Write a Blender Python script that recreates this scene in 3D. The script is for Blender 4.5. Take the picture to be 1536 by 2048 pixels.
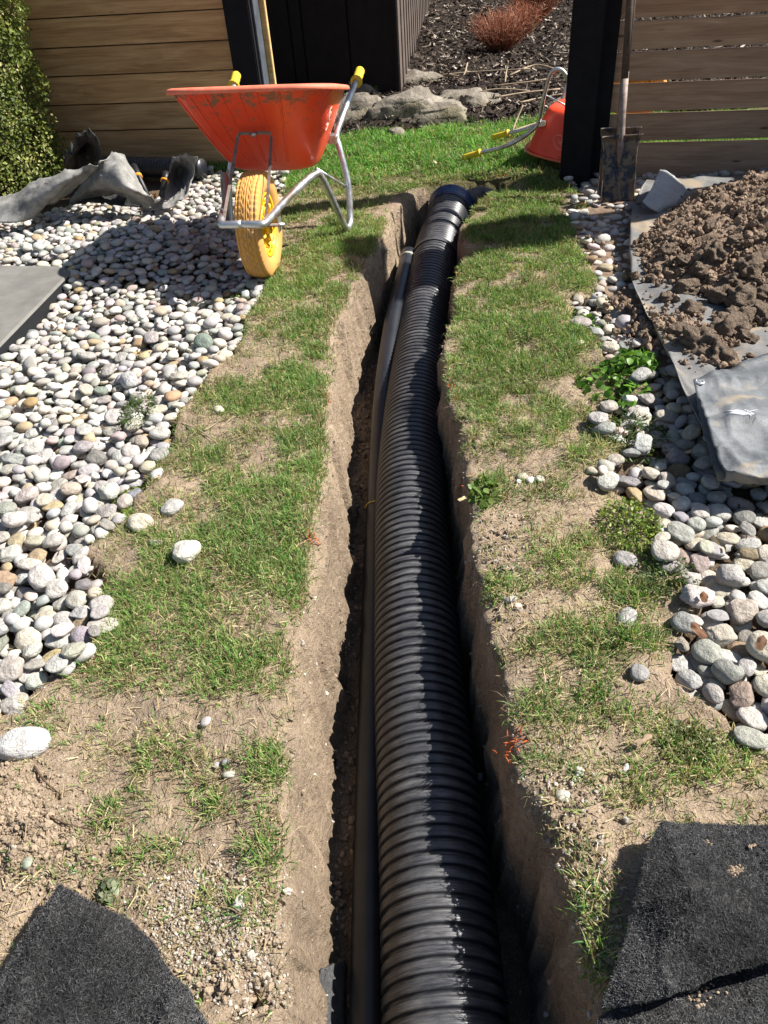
import bpy, bmesh, math, random
import numpy as np
from mathutils import Vector, Matrix, Quaternion, Euler
random.seed(7); rng = np.random.default_rng(7)
R = math.radians
for o in list(bpy.data.objects): bpy.data.objects.remove(o)
SC = bpy.context.scene; COL = SC.collection

# ------------------------------------------------------------------ camera, sky, sun, exposure
CAM_H = 1.3; PITCH = 39.0; ROLL = -4.75; FPX = 1539.0
cp, sp = math.cos(R(PITCH)), math.sin(R(PITCH))
FW = np.array([0, cp, -sp]); RT0 = np.array([1., 0, 0]); UP0 = np.cross(RT0, FW)
cr, sr = math.cos(R(ROLL)), math.sin(R(ROLL))
RT = cr*RT0 + sr*UP0; UP = -sr*RT0 + cr*UP0
cam_d = bpy.data.cameras.new('camera'); cam = bpy.data.objects.new('camera', cam_d); COL.objects.link(cam)
cam_d.sensor_fit = 'VERTICAL'; cam_d.sensor_height = 24.0; cam_d.lens = 24.0*FPX/2048
cam_d.clip_start = 0.02; cam_d.clip_end = 500
m = Matrix.Identity(4)
for i in range(3): m[i][0] = RT[i]; m[i][1] = UP[i]; m[i][2] = -FW[i]
m[2][3] = CAM_H
cam.matrix_world = m; SC.camera = cam

SUN_EL, SUN_AZ = 46.0, 6.0            # azimuth measured from +X towards +Y (right, slightly beyond)
W = bpy.data.worlds.new('World'); SC.world = W; W.use_nodes = True
wn = W.node_tree; wn.nodes.clear()
sky = wn.nodes.new('ShaderNodeTexSky'); sky.sky_type = 'NISHITA'; sky.sun_disc = False
sky.sun_elevation = R(SUN_EL); sky.sun_rotation = R(90-SUN_AZ)
bg = wn.nodes.new('ShaderNodeBackground'); bg.inputs[1].default_value = 0.047
wo = wn.nodes.new('ShaderNodeOutputWorld')
wn.links.new(sky.outputs[0], bg.inputs[0]); wn.links.new(bg.outputs[0], wo.inputs[0])
sd = bpy.data.lights.new('sun', 'SUN'); sun = bpy.data.objects.new('sun', sd); COL.objects.link(sun)
sd.energy = 4.6; sd.angle = R(0.53); sd.color = (1.0, 0.955, 0.89)
S = Vector((math.cos(R(SUN_AZ))*math.cos(R(SUN_EL)), math.sin(R(SUN_AZ))*math.cos(R(SUN_EL)), math.sin(R(SUN_EL))))
sun.rotation_euler = S.to_track_quat('Z', 'Y').to_euler(); sun.location = (6, 3, 6)
SC.view_settings.view_transform = 'Standard'; SC.view_settings.look = 'None'
SC.view_settings.exposure = 1.22; SC.view_settings.gamma = 1; SC.view_settings.use_curve_mapping = False

# ------------------------------------------------------------------ helpers
def at(px, py, z=0.0):
    """photograph pixel -> point of the place at height z"""
    d = FW + (px-768)/FPX*RT - (py-1024)/FPX*UP
    t = (z-CAM_H)/d[2]
    return np.array([d[0]*t, d[1]*t, z])
def atY(px, py, Y):
    d = FW + (px-768)/FPX*RT - (py-1024)/FPX*UP
    t = Y/d[1]
    return np.array([d[0]*t, Y, CAM_H+d[2]*t])
def proj(P):
    v = np.asarray(P, float) - np.array([0, 0, CAM_H]); z = v@FW
    return 768+FPX*(v@RT)/z, 1024-FPX*(v@UP)/z, z
def hash3(ix, iy, iz, seed):
    n = (ix*374761393 + iy*668265263 + iz*2147483647 + seed*1274126177) & 0xffffffff
    n = ((n ^ (n >> 13))*1274126177) & 0xffffffff
    n = (n ^ (n >> 16)) & 0xffffff
    return n/float(0xffffff)
def vnoise(P, scale, seed=0):
    P = np.asarray(P, float)*scale
    if P.shape[1] == 2: P = np.column_stack([P, np.zeros(len(P))])
    i = np.floor(P).astype(np.int64); f = P-i; f = f*f*(3-2*f)
    r = 0
    for dx in (0, 1):
        for dy in (0, 1):
            for dz in (0, 1):
                w = (f[:, 0] if dx else 1-f[:, 0])*(f[:, 1] if dy else 1-f[:, 1])*(f[:, 2] if dz else 1-f[:, 2])
                r = r + w*hash3(i[:, 0]+dx, i[:, 1]+dy, i[:, 2]+dz, seed)
    return r*2-1
def fbm(P, scale, octv=4, seed=0, gain=.5):
    r = 0; a = 1
    for k in range(octv):
        r = r + a*vnoise(P, scale*2**k, seed+k*13); a *= gain
    return r
def inpoly(X, Y, poly):
    c = np.zeros(X.shape, bool); n = len(poly)
    for i in range(n):
        x1, y1 = poly[i][:2]; x2, y2 = poly[(i+1) % n][:2]
        if y1 == y2: continue
        k = ((y1 > Y) != (y2 > Y)) & (X < (x2-x1)*(Y-y1)/(y2-y1)+x1)
        c ^= k
    return c
def polydist(X, Y, poly, closed=True):
    d = np.full(X.shape, 1e9); n = len(poly)
    for i in range(n if closed else n-1):
        x1, y1 = poly[i][:2]; x2, y2 = poly[(i+1) % n][:2]
        dx, dy = x2-x1, y2-y1; L = dx*dx+dy*dy+1e-12
        t = np.clip(((X-x1)*dx+(Y-y1)*dy)/L, 0, 1)
        d = np.minimum(d, np.hypot(X-x1-t*dx, Y-y1-t*dy))
    return d
def sstep(a, b, x):
    t = np.clip((x-a)/(b-a), 0, 1); return t*t*(3-2*t)

def mesh_np(name, V, F, smooth=True):
    """F: (n,k) int array of equal sized faces, or list of them"""
    me = bpy.data.meshes.new(name)
    Fs = F if isinstance(F, list) else [F]
    Fs = [np.asarray(f, np.int32) for f in Fs if len(f)]
    V = np.asarray(V, np.float32)
    me.vertices.add(len(V)); me.vertices.foreach_set('co', V.ravel())
    li = np.concatenate([f.ravel() for f in Fs])
    tot = np.concatenate([np.full(len(f), f.shape[1], np.int32) for f in Fs])
    st = np.concatenate([[0], np.cumsum(tot)[:-1]]).astype(np.int32)
    me.loops.add(len(li)); me.loops.foreach_set('vertex_index', li)
    me.polygons.add(len(tot)); me.polygons.foreach_set('loop_start', st); me.polygons.foreach_set('loop_total', tot)
    me.polygons.foreach_set('use_smooth', np.full(len(tot), smooth))
    me.update(calc_edges=True)
    return me
def set_col(me, C, name='col'):
    a = me.color_attributes.new(name, 'FLOAT_COLOR', 'POINT')
    C = np.asarray(C, np.float32)
    if C.shape[1] == 3: C = np.column_stack([C, np.ones(len(C), np.float32)])
    a.data.foreach_set('color', C.ravel())
def link(name, me, mat=None, parent=None):
    o = bpy.data.objects.new(name, me); COL.objects.link(o)
    if mat is not None and len(me.materials) == 0: me.materials.append(mat)
    if parent is not None: o.parent = parent
    return o
def tag(o, label=None, cat=None, group=None, kind=None):
    if label: o['label'] = label
    if cat: o['category'] = cat
    if group: o['group'] = group
    if kind: o['kind'] = kind
    return o
def empty(name, loc=(0, 0, 0), rz=0.0):
    o = bpy.data.objects.new(name, None); COL.objects.link(o); o.empty_display_size = .1
    o.location = loc; o.rotation_euler = (0, 0, rz); return o
def grid_faces(nu, nv, closed_u=False):
    """vertices indexed i*nv + j"""
    i = np.arange(nu if closed_u else nu-1); j = np.arange(nv-1)
    I, J = np.meshgrid(i, j, indexing='ij'); I2 = (I+1) % nu
    return np.stack([I*nv+J, I2*nv+J, I2*nv+J+1, I*nv+J+1], -1).reshape(-1, 4)
def smooth_path(P, n=8, closed=False):
    P = [Vector(p) for p in P]; out = []
    N = len(P); rngk = range(N if closed else N-1)
    for i in rngk:
        p0 = P[(i-1) % N] if (closed or i > 0) else P[0]*2-P[1]
        p1 = P[i]; p2 = P[(i+1) % N]
        p3 = P[(i+2) % N] if (closed or i+2 < N) else P[-1]*2-P[-2]
        for k in range(n):
            t = k/n
            out.append(0.5*((2*p1)+(-p0+p2)*t+(2*p0-5*p1+4*p2-p3)*t*t+(-p0+3*p1-3*p2+p3)*t**3))
    if not closed: out.append(P[-1])
    return out
def tube_arrays(path, rad, seg=12, caps=True):
    path = [Vector(p) for p in path]; n = len(path)
    rad = rad if hasattr(rad, '__len__') else [rad]*n
    V = []; prev = None
    for i, p in enumerate(path):
        t = (path[min(i+1, n-1)]-path[max(i-1, 0)])
        if t.length < 1e-9: t = Vector((0, 0, 1))
        t.normalize()
        if prev is None:
            a = Vector((0, 0, 1)) if abs(t.z) < .9 else Vector((1, 0, 0))
            u = t.cross(a).normalized()
        else:
            u = (prev-t*prev.dot(t)).normalized()
        prev = u; w = t.cross(u)
        for k in range(seg):
            a = 2*math.pi*k/seg
            V.append(p+(u*math.cos(a)+w*math.sin(a))*rad[i])
    V = np.array([tuple(v) for v in V]); F = []
    i, k = np.meshgrid(np.arange(n-1), np.arange(seg), indexing='ij'); k2 = (k+1) % seg
    F4 = np.stack([i*seg+k, i*seg+k2, (i+1)*seg+k2, (i+1)*seg+k], -1).reshape(-1, 4)
    F3 = []
    if caps:
        a = len(V); V = np.vstack([V, [tuple(path[0])], [tuple(path[-1])]])
        k = np.arange(seg); k2 = (k+1) % seg
        F3 = np.vstack([np.stack([np.full(seg, a), k2, k], -1), np.stack([np.full(seg, a+1), (n-1)*seg+k, (n-1)*seg+k2], -1)])
    return V, F4, F3
def tube(name, path, rad, mat, parent=None, seg=12, caps=True):
    V, F4, F3 = tube_arrays(path, rad, seg, caps)
    return link(name, mesh_np(name, V, [F4, F3] if len(F3) else F4), mat, parent)
class Acc:
    def __init__(s): s.V = []; s.F = {}; s.n = 0; s.C = []
    def add(s, V, Fl, col=None):
        V = np.asarray(V, float)
        for F in (Fl if isinstance(Fl, list) else [Fl]):
            if len(F): s.F.setdefault(np.asarray(F).shape[1], []).append(np.asarray(F)+s.n)
        s.V.append(V); s.n += len(V)
        if col is not None: s.C.append(np.tile(np.asarray(col, float)[:3], (len(V), 1)) if np.ndim(col) == 1 else col)
    def build(s, name, mat, parent=None, smooth=True):
        me = mesh_np(name, np.vstack(s.V), [np.vstack(v) for v in s.F.values()], smooth)
        if s.C: set_col(me, np.vstack(s.C))
        return link(name, me, mat, parent)
def box_arrays(sx, sy, sz, bev=0.0, cuts=1):
    bm = bmesh.new(); bmesh.ops.create_cube(bm, size=1.0)
    for v in bm.verts: v.co.x *= sx; v.co.y *= sy; v.co.z *= sz
    if bev > 0: bmesh.ops.bevel(bm, geom=bm.edges[:], offset=bev, segments=2, affect='EDGES', clamp_overlap=True)
    return bm
def box(name, sx, sy, sz, mat, parent=None, loc=(0, 0, 0), rot=(0, 0, 0), bev=0.003):
    bm = box_arrays(sx, sy, sz, bev); me = bpy.data.meshes.new(name); bm.to_mesh(me); bm.free()
    o = link(name, me, mat, parent); o.location = loc; o.rotation_euler = rot; return o

# ------------------------------------------------------------------ materials
class Mt:
    def __init__(s, name, rough=.8, spec=.3, metal=0.0):
        s.m = bpy.data.materials.new(name); s.m.use_nodes = True; s.t = s.m.node_tree
        s.b = s.t.nodes['Principled BSDF']; s.b.inputs['Roughness'].default_value = rough
        s.b.inputs['Specular IOR Level'].default_value = spec; s.b.inputs['Metallic'].default_value = metal
    def n(s, typ, **kw):
        nd = s.t.nodes.new(typ)
        for k, v in kw.items():
            if k.startswith('_'): nd.inputs[int(k[1:]) if k[1:].isdigit() else k[1:].replace('_', ' ')].default_value = v
            else: setattr(nd, k, v)
        return nd
    def l(s, a, b): s.t.links.new(a, b)
    def coord(s, which='Object', scale=(1, 1, 1)):
        tc = s.n('ShaderNodeTexCoord'); mp = s.n('ShaderNodeMapping'); mp.inputs['Scale'].default_value = scale
        s.l(tc.outputs[which], mp.inputs[0]); return mp.outputs[0]
    def noise(s, vec, scale, detail=4, rough=.55, dist=0.0):
        nd = s.n('ShaderNodeTexNoise'); nd.inputs['Scale'].default_value = scale; nd.inputs['Detail'].default_value = detail
        nd.inputs['Roughness'].default_value = rough; nd.inputs['Distortion'].default_value = dist
        s.l(vec, nd.inputs['Vector']); return nd.outputs['Fac']
    def ramp(s, fac, stops):
        r = s.n('ShaderNodeValToRGB'); e = r.color_ramp.elements
        e[0].position, e[0].color = stops[0][0], (*stops[0][1], 1) if len(stops[0][1]) == 3 else stops[0][1]
        e[1].position, e[1].color = stops[1][0], (*stops[1][1], 1)
        for p, c in stops[2:]:
            k = e.new(p); k.color = (*c, 1)
        s.l(fac, r.inputs[0]); return r.outputs[0]
    def mix(s, fac, a, b, mode='MIX'):
        nd = s.n('ShaderNodeMix', data_type='RGBA', blend_type=mode)
        for sock, v in ((nd.inputs[0], fac), (nd.inputs[6], a), (nd.inputs[7], b)):
            if isinstance(v, (int, float)): sock.default_value = v
            elif isinstance(v, tuple): sock.default_value = (*v, 1) if len(v) == 3 else v
            else: s.l(v, sock)
        return nd.outputs[2]
    def col(s, c):
        if isinstance(c, tuple): s.b.inputs['Base Color'].default_value = (*c, 1)
        else: s.l(c, s.b.inputs['Base Color'])
        return s
    def bump(s, h, strength=.5, dist=.01, prev=None):
        nd = s.n('ShaderNodeBump'); nd.inputs['Strength'].default_value = strength; nd.inputs['Distance'].default_value = dist
        s.l(h, nd.inputs['Height'])
        if prev is not None: s.l(prev, nd.inputs['Normal'])
        s.l(nd.outputs[0], s.b.inputs['Normal']); return nd.outputs[0]
    def attr(s, name='col'):
        a = s.n('ShaderNodeAttribute', attribute_name=name); return a.outputs['Color']
g3 = lambda v: (v, v, v)

# ground dirt
M = {}
k = Mt('dirt', .95, .15); v = k.coord()
n1 = k.noise(v, 3.5, 6, .6); n2 = k.noise(v, 45, 5, .65); n3 = k.noise(v, 260, 3, .6)
base = k.mix(k.ramp(n1, [(.3, (.82, .82, .82)), (.7, (1.12, 1.1, 1.06))]), k.attr(), k.attr(), 'MIX')
c = k.mix(1.0, k.attr(), k.ramp(n1, [(.3, (.80, .79, .78)), (.7, (1.12, 1.1, 1.07))]), 'MULTIPLY')
c = k.mix(1.0, c, k.ramp(n2, [(.3, (.74, .72, .70)), (.66, (1.14, 1.13, 1.12))]), 'MULTIPLY')
c = k.mix(.55, c, k.ramp(n3, [(.3, (.6, .6, .6)), (.7, (1.25, 1.25, 1.25))]), 'MULTIPLY')
vo = k.n('ShaderNodeTexVoronoi', feature='F1'); vo.inputs['Scale'].default_value = 110; k.l(v, vo.inputs['Vector'])
c = k.mix(k.ramp(vo.outputs['Distance'], [(.12, (.5, .5, .5)), (.2, (0, 0, 0))]), c, (.48, .44, .38))
k.col(c); n4 = k.noise(v, 14, 6, .72, .5); b = k.bump(n4, .6, .03); b = k.bump(n2, .85, .016, b); b = k.bump(n3, .7, .005, b); k.bump(vo.outputs['Distance'], -.35, .003, b)
M['dirt'] = k.m

k = Mt('clod_soil', .95, .15); v = k.coord('Object'); n1 = k.noise(v, 30, 6, .7); n2 = k.noise(v, 160, 4, .6)
c = k.mix(1.0, k.attr(), k.ramp(n1, [(.3, (.7, .68, .66)), (.7, (1.2, 1.18, 1.15))]), 'MULTIPLY')
k.col(c); b = k.bump(n1, .9, .012); k.bump(n2, .8, .004, b); M['clod'] = k.m
k = Mt('clod_soil_single', .95, .15); v = k.coord('Object'); n1 = k.noise(v, 3, 6, .7)
k.col(k.ramp(n1, [(.3, (.21, .155, .115)), (.7, (.38, .29, .215))])); k.bump(n1, .9, .15); M['clod1'] = k.m

def pebble_mat(name, src):
    k = Mt(name, .72, .35); v = k.coord('Object' if src == 'obj' else 'Object')
    if src == 'obj':
        oi = k.n('ShaderNodeObjectInfo'); base = oi.outputs['Color']; sc = 1.0
    else:
        base = k.attr(); sc = 22.0
    n1 = k.noise(v, 1.6*sc, 5, .6); n2 = k.noise(v, 9*sc, 4, .7); n3 = k.noise(v, 4*sc, 3, .5, 1.5)
    c = k.mix(1.0, base, k.ramp(n1, [(.3, (.8, .78, .76)), (.65, (1.1, 1.1, 1.1))]), 'MULTIPLY')
    c = k.mix(1.0, c, k.ramp(n2, [(.28, (.68, .66, .64)), (.45, (1.0, 1.0, 1.0))]), 'MULTIPLY')
    c = k.mix(k.ramp(n3, [(.62, (0, 0, 0)), (.74, (.45, .45, .45))]), c, (.46, .36, .26))
    k.col(c); b = k.bump(n2, .35, .05/sc*1.2); k.bump(n1, .4, .15/sc, b)
    return k.m
M['peb'] = pebble_mat('river_pebble', 'obj'); M['pebs'] = pebble_mat('river_pebble_bed', 'attr')

def leaf_mat(name, transl=.35, rough=.55, spec=.25):
    k = Mt(name, rough, spec); a = k.attr(); k.l(a, k.b.inputs['Base Color'])
    tr = k.n('ShaderNodeBsdfTranslucent'); k.l(k.mix(1.0, a, (1.25, 1.3, .7), 'MULTIPLY'), tr.inputs[0])
    ms = k.n('ShaderNodeMixShader'); ms.inputs[0].default_value = transl
    out = k.t.nodes['Material Output']; k.l(k.b.outputs[0], ms.inputs[1]); k.l(tr.outputs[0], ms.inputs[2]); k.l(ms.outputs[0], out.inputs[0])
    return k.m
M['grass'] = leaf_mat('grass_blades'); M['leaf'] = leaf_mat('weed_leaves', .3, .45, .35); M['bush'] = leaf_mat('shrub_leaves', .25, .5, .3)
M['dry'] = leaf_mat('dry_leaf', .15, .8, .1)

def wood_mat(name, c1, c2, c3, rough=.8):
    k = Mt(name, rough, .2); tc = k.n('ShaderNodeTexCoord'); oi = k.n('ShaderNodeObjectInfo')
    add = k.n('ShaderNodeVectorMath', operation='ADD'); sc = k.n('ShaderNodeVectorMath', operation='SCALE')
    k.l(oi.outputs['Random'], sc.inputs['Scale']); sc.inputs[0].default_value = (7, 13, 5)
    k.l(tc.outputs['Object'], add.inputs[0]); k.l(sc.outputs[0], add.inputs[1])
    mp = k.n('ShaderNodeMapping'); mp.inputs['Scale'].default_value = (1.2, 9, 11); k.l(add.outputs[0], mp.inputs[0])
    n1 = k.noise(mp.outputs[0], 1.6, 6, .6, 1.2)
    mp2 = k.n('ShaderNodeMapping'); mp2.inputs['Scale'].default_value = (2.5, 60, 90); k.l(add.outputs[0], mp2.inputs[0])
    n2 = k.noise(mp2.outputs[0], 2, 4, .6)
    c = k.ramp(n1, [(.3, c1), (.52, c2), (.72, c3)])
    c = k.mix(.7, c, k.ramp(n2, [(.3, (.7, .68, .66)), (.65, (1.12, 1.1, 1.08))]), 'MULTIPLY')
    mp3 = k.n('ShaderNodeMapping'); mp3.inputs['Scale'].default_value = (2.3, 1, 9); k.l(add.outputs[0], mp3.inputs[0])
    vo = k.n('ShaderNodeTexVoronoi'); vo.inputs['Scale'].default_value = 1.3; k.l(mp3.outputs[0], vo.inputs['Vector'])
    c = k.mix(k.ramp(vo.outputs['Distance'], [(.05, (.9, .9, .9)), (.1, (0, 0, 0))]), c, tuple(x*.35 for x in c1))
    c = k.mix(.5, c, k.ramp(oi.outputs['Random'], [(0, (.8, .8, .82)), (1, (1.15, 1.1, 1.05))]), 'MULTIPLY')
    k.col(c); k.bump(n2, .35, .003); return k.m
M['wood'] = wood_mat('cedar_board', (.36, .20, .09), (.54, .33, .155), (.66, .44, .23))
M['woodR'] = wood_mat('weathered_board', (.30, .185, .115), (.40, .27, .175), (.50, .36, .245))
M['pine'] = wood_mat('raw_pine', (.5, .34, .14), (.62, .45, .2), (.7, .52, .26))
M['handlewood'] = wood_mat('old_shaft', (.05, .04, .035), (.08, .06, .05), (.11, .08, .06))

def plain(name, c, rough=.6, spec=.4, metal=0.0, var=.25, scale=18, bumps=.0, bd=.002):
    k = Mt(name, rough, spec, metal); v = k.coord('Object'); n1 = k.noise(v, scale, 5, .65)
    k.col(k.ramp(n1, [(.3, tuple(x*(1-var) for x in c)), (.7, tuple(min(1, x*(1+var)) for x in c))]))
    if bumps: k.bump(n1, bumps, bd)
    return k.m
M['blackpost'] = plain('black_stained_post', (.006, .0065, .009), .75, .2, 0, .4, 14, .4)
M['greypost'] = plain('grey_stained_side', (.06, .07, .085), .6, .4, 0, .3, 14, .3)  # right side of the black post: glancing sun put into a paler colour
M['siding'] = plain('dark_siding', (.017, .0135, .0125), .8, .15, 0, .2, 8, .2)  # shed front: shade put into a much darker copy of the siding
M['siding2'] = plain('dark_siding_side', (.115, .09, .075), .75, .3, 0, .25, 6, .2)  # shed side: sunlight put into a paler copy of the siding
M['black'] = plain('black_plastic', (.012, .012, .014), .45, .4, 0, .3, 40)
M['yellow'] = plain('yellow_grip', (.72, .5, .03), .5, .4, 0, .12, 30)
M['rim'] = plain('yellow_wheel_hub', (.85, .5, .012), .4, .5, 0, .08, 20)
M['orange'] = plain('orange_band', (.8, .3, .02), .5, .4, 0, .1, 30)
M['slate'] = plain('slate_slab', (.165, .16, .145), .85, .25, 0, .22, 7, .5, .003)
M['slateside'] = plain('slate_edge', (.010, .011, .013), .8, .3, 0, .2, 12, .3)
M['logo'] = plain('worn_print', (.92, .42, .34), .5, .3, 0, .1, 20)
M['alu'] = plain('eyelet_metal', (.65, .65, .66), .35, .5, .8, .1, 40)
M['blue'] = plain('blue_tape', (.02, .045, .12), .3, .6, 0, .5, 45, .4)
M['white'] = plain('white_ring', (.5, .5, .42), .5, .4)
M['bark'] = plain('bark', (.09, .06, .04), .9, .1, 0, .4, 30, .8, .004)
M['twig'] = plain('pale_twig', (.33, .26, .18), .85, .15, 0, .3, 30, .4)
M['redtwig'] = plain('red_stems', (.22, .065, .035), .7, .3, 0, .5, 3)
M['hedge'] = plain('dark_back', (.008, .008, .007), .9, .1)  # near-black colour stands in for deep shade at the back

# galvanised tube
k = Mt('galvanised_steel', .34, .5, .85); v = k.coord('Object'); n1 = k.noise(v, 25, 6, .7); n2 = k.noise(v, 8, 3, .6)
c = k.mix(k.ramp(n2, [(.5, (0, 0, 0)), (.66, (.8, .8, .8))]), k.ramp(n1, [(.3, (.42, .43, .44)), (.7, (.66, .68, .7))]), (.33, .27, .2))
k.col(c); k.l(k.ramp(n1, [(.3, g3(.28)), (.7, g3(.5))]), k.b.inputs['Roughness']); k.bump(n1, .15, .002); M['steel'] = k.m
k = Mt('rusty_brace', .7, .3, .3); v = k.coord('Object'); n1 = k.noise(v, 30, 5, .7)
k.col(k.ramp(n1, [(.3, (.12, .085, .07)), (.7, (.33, .27, .24))])); M['brace'] = k.m

# red tray plastic with mud splashes near the rim
k = Mt('orange_red_tray', .38, .5); v = k.coord('Object'); n1 = k.noise(v, 22, 6, .75, .6); n2 = k.noise(v, 5, 3, .5)
sep = k.n('ShaderNodeSeparateXYZ'); k.l(k.coord('Object'), sep.inputs[0])
mr = k.n('ShaderNodeMapRange'); mr.inputs[1].default_value = .52; mr.inputs[2].default_value = .74; mr.inputs[3].default_value = 0; mr.inputs[4].default_value = .22
k.l(sep.outputs[2], mr.inputs[0])
ad = k.n('ShaderNodeMath', operation='ADD'); k.l(n1, ad.inputs[0]); k.l(mr.outputs[0], ad.inputs[1])
mud = k.ramp(ad.outputs[0], [(.66, (0, 0, 0)), (.74, (.9, .9, .9))])
c = k.mix(mud, k.ramp(n2, [(.3, (.80, .062, .018)), (.7, (.88, .088, .03))]), (.2, .13, .075))
k.col(c); k.l(k.mix(mud, g3(.36), g3(.95)), k.b.inputs['Roughness']); k.bump(n2, .1, .004); M['tray'] = k.m
k = Mt('tray_rim', .6, .35); v = k.coord('Object'); n1 = k.noise(v, 30, 5, .7)
k.col(k.ramp(n1, [(.35, (.72, .16, .09)), (.62, (.82, .22, .13)), (.7, (.45, .25, .15))])); M['trayrim'] = k.m
k = Mt('ochre_tyre', .75, .25); v = k.coord('Object'); n1 = k.noise(v, 14, 6, .7); n2 = k.noise(v, 4, 3, .6)
k.col(k.mix(k.ramp(n1, [(.52, (0, 0, 0)), (.68, (.7, .7, .7))]), (.60, .31, .085), (.45, .31, .19))); k.bump(n1, .2, .003); M['tyre'] = k.m

# black corrugated plastic with dust, its colour brightened on top to imitate sunlit sheen
k = Mt('black_corrugated_plastic', .33, .5); v = k.coord('Object'); n1 = k.noise(v, 9, 5, .7)
mp = k.n('ShaderNodeMapping'); mp.inputs['Scale'].default_value = (4, 40, 4); tc = k.n('ShaderNodeTexCoord'); k.l(tc.outputs['Object'], mp.inputs[0])
n2 = k.noise(mp.outputs[0], 3, 5, .75); n3 = k.noise(v, 90, 4, .7)
geo = k.n('ShaderNodeNewGeometry'); sp_ = k.n('ShaderNodeSeparateXYZ'); k.l(geo.outputs['Normal'], sp_.inputs[0])
up = k.n('ShaderNodeMapRange'); up.inputs[1].default_value = .2; up.inputs[2].default_value = 1; k.l(sp_.outputs[2], up.inputs[0])
mu = k.n('ShaderNodeMath', operation='MULTIPLY'); k.l(k.ramp(n2, [(.38, g3(.08)), (.74, g3(.6))]), mu.inputs[0]); k.l(up.outputs[0], mu.inputs[1])
mu2 = k.n('ShaderNodeMath', operation='MULTIPLY'); k.l(mu.outputs[0], mu2.inputs[0]); k.l(k.ramp(n1, [(.3, g3(.25)), (.7, g3(1))]), mu2.inputs[1])
c = k.mix(mu2.outputs[0], (.014, .0155, .021), (.32, .31, .30))
c = k.mix(k.ramp(n3, [(.7, (0, 0, 0)), (.76, (.8, .8, .8))]), c, (.22, .18, .13))
k.col(c); k.l(k.mix(mu2.outputs[0], g3(.34), g3(.55)), k.b.inputs['Roughness']); k.bump(n3, .08, .002); M['corr'] = k.m
k = Mt('black_smooth_conduit', .4, .45); v = k.coord('Object'); n1 = k.noise(v, 12, 5, .7)
k.col(k.ramp(n1, [(.35, (.008, .010, .014)), (.7, (.018, .019, .024))])); M['conduit'] = k.m
k = Mt('grey_corrugated_plastic', .5, .4); v = k.coord('Object'); n1 = k.noise(v, 12, 5, .7)
k.col(k.ramp(n1, [(.3, (.09, .09, .085)), (.7, (.22, .2, .18))])); M['greycorr'] = k.m

def fabric(name, c1, c2, stain=None, scale=14, rough=.9, weave=500):
    k = Mt(name, rough, .25); v = k.coord('Object'); n1 = k.noise(v, scale, 6, .65); n2 = k.noise(v, weave, 2, .6); n3 = k.noise(v, 3.2, 4, .6, .6)
    c = k.ramp(n1, [(.3, c1), (.7, c2)])
    c = k.mix(.8, c, k.ramp(n2, [(.3, g3(.55)), (.7, g3(1.4))]), 'MULTIPLY')
    if stain: c = k.mix(k.ramp(n3, [(.54, (0, 0, 0)), (.62, (.75, .75, .75))]), c, stain)
    k.col(c); b = k.bump(n2, .5, .002); k.bump(n1, .4, .01, b); return k.m
M['tarp'] = fabric('grey_tarpaulin', (.12, .12, .12), (.235, .23, .22), (.32, .25, .17), 9, .55)
M['tarplight'] = fabric('pale_grey_tarpaulin', (.30, .30, .295), (.44, .44, .43), None, 12, .6)  # paler copy of the tarpaulin, sun on the flap put into colour
M['tarpfold'] = fabric('folded_tarpaulin', (.07, .078, .085), (.20, .21, .22), (.36, .28, .18), 13, .48)
M['weedcloth'] = fabric('weathered_weed_cloth', (.13, .127, .118), (.34, .33, .31), None, 18, .7, 260)
M['weedblack'] = fabric('black_weed_cloth', (.02, .02, .02), (.07, .07, .068), None, 11, .7, 260)
k = Mt('black_geotextile', 1.0, .1); v = k.coord('Object'); n1 = k.noise(v, 9, 5, .65)
mp = k.n('ShaderNodeMapping'); mp.inputs['Scale'].default_value = (1, 2.6, 1); mp.inputs['Rotation'].default_value = (0, 0, .6); tc = k.n('ShaderNodeTexCoord'); k.l(tc.outputs['Object'], mp.inputs[0])
n2 = k.noise(mp.outputs[0], 120, 7, .85, 3.0); n3 = k.noise(v, 500, 2, .6)
c = k.ramp(n2, [(.3, (.016, .016, .017)), (.5, (.030, .030, .032)), (.7, (.072, .072, .074))])
c = k.mix(.8, c, k.ramp(n1, [(.35, g3(.5)), (.65, g3(1.7))]), 'MULTIPLY')
c = k.mix(k.ramp(n3, [(.76, (0, 0, 0)), (.8, (.6, .6, .6))]), c, (.25, .22, .18))
k.col(c); b = k.bump(n2, 1.0, .012); k.bump(n1, .6, .03, b)
k.b.inputs['Sheen Weight'].default_value = .25; M['geo'] = k.m
# rock, steel blade
k = Mt('limestone', .9, .2); v = k.coord('Object'); n1 = k.noise(v, 5, 8, .65, .4); n2 = k.noise(v, 30, 5, .7); n3 = k.noise(v, 2.2, 4, .6)
c = k.ramp(n1, [(.28, (.10, .085, .065)), (.5, (.24, .21, .17)), (.72, (.42, .39, .33))])
c = k.mix(k.ramp(n3, [(.5, (0, 0, 0)), (.64, (.55, .55, .55))]), c, (.14, .12, .045))
c = k.mix(.7, c, k.ramp(n2, [(.35, g3(.6)), (.65, g3(1.15))]), 'MULTIPLY')
k.col(c); b = k.bump(n1, .8, .05); k.bump(n2, .8, .012, b); M['rock'] = k.m
k = Mt('muddy_blade', .55, .4, .4); v = k.coord('Object'); n1 = k.noise(v, 12, 6, .7, .5); n2 = k.noise(v, 60, 4, .7)
c = k.ramp(n1, [(.36, (.025, .03, .042)), (.46, (.05, .055, .07)), (.5, (.17, .125, .09)), (.68, (.26, .2, .145))])
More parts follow.
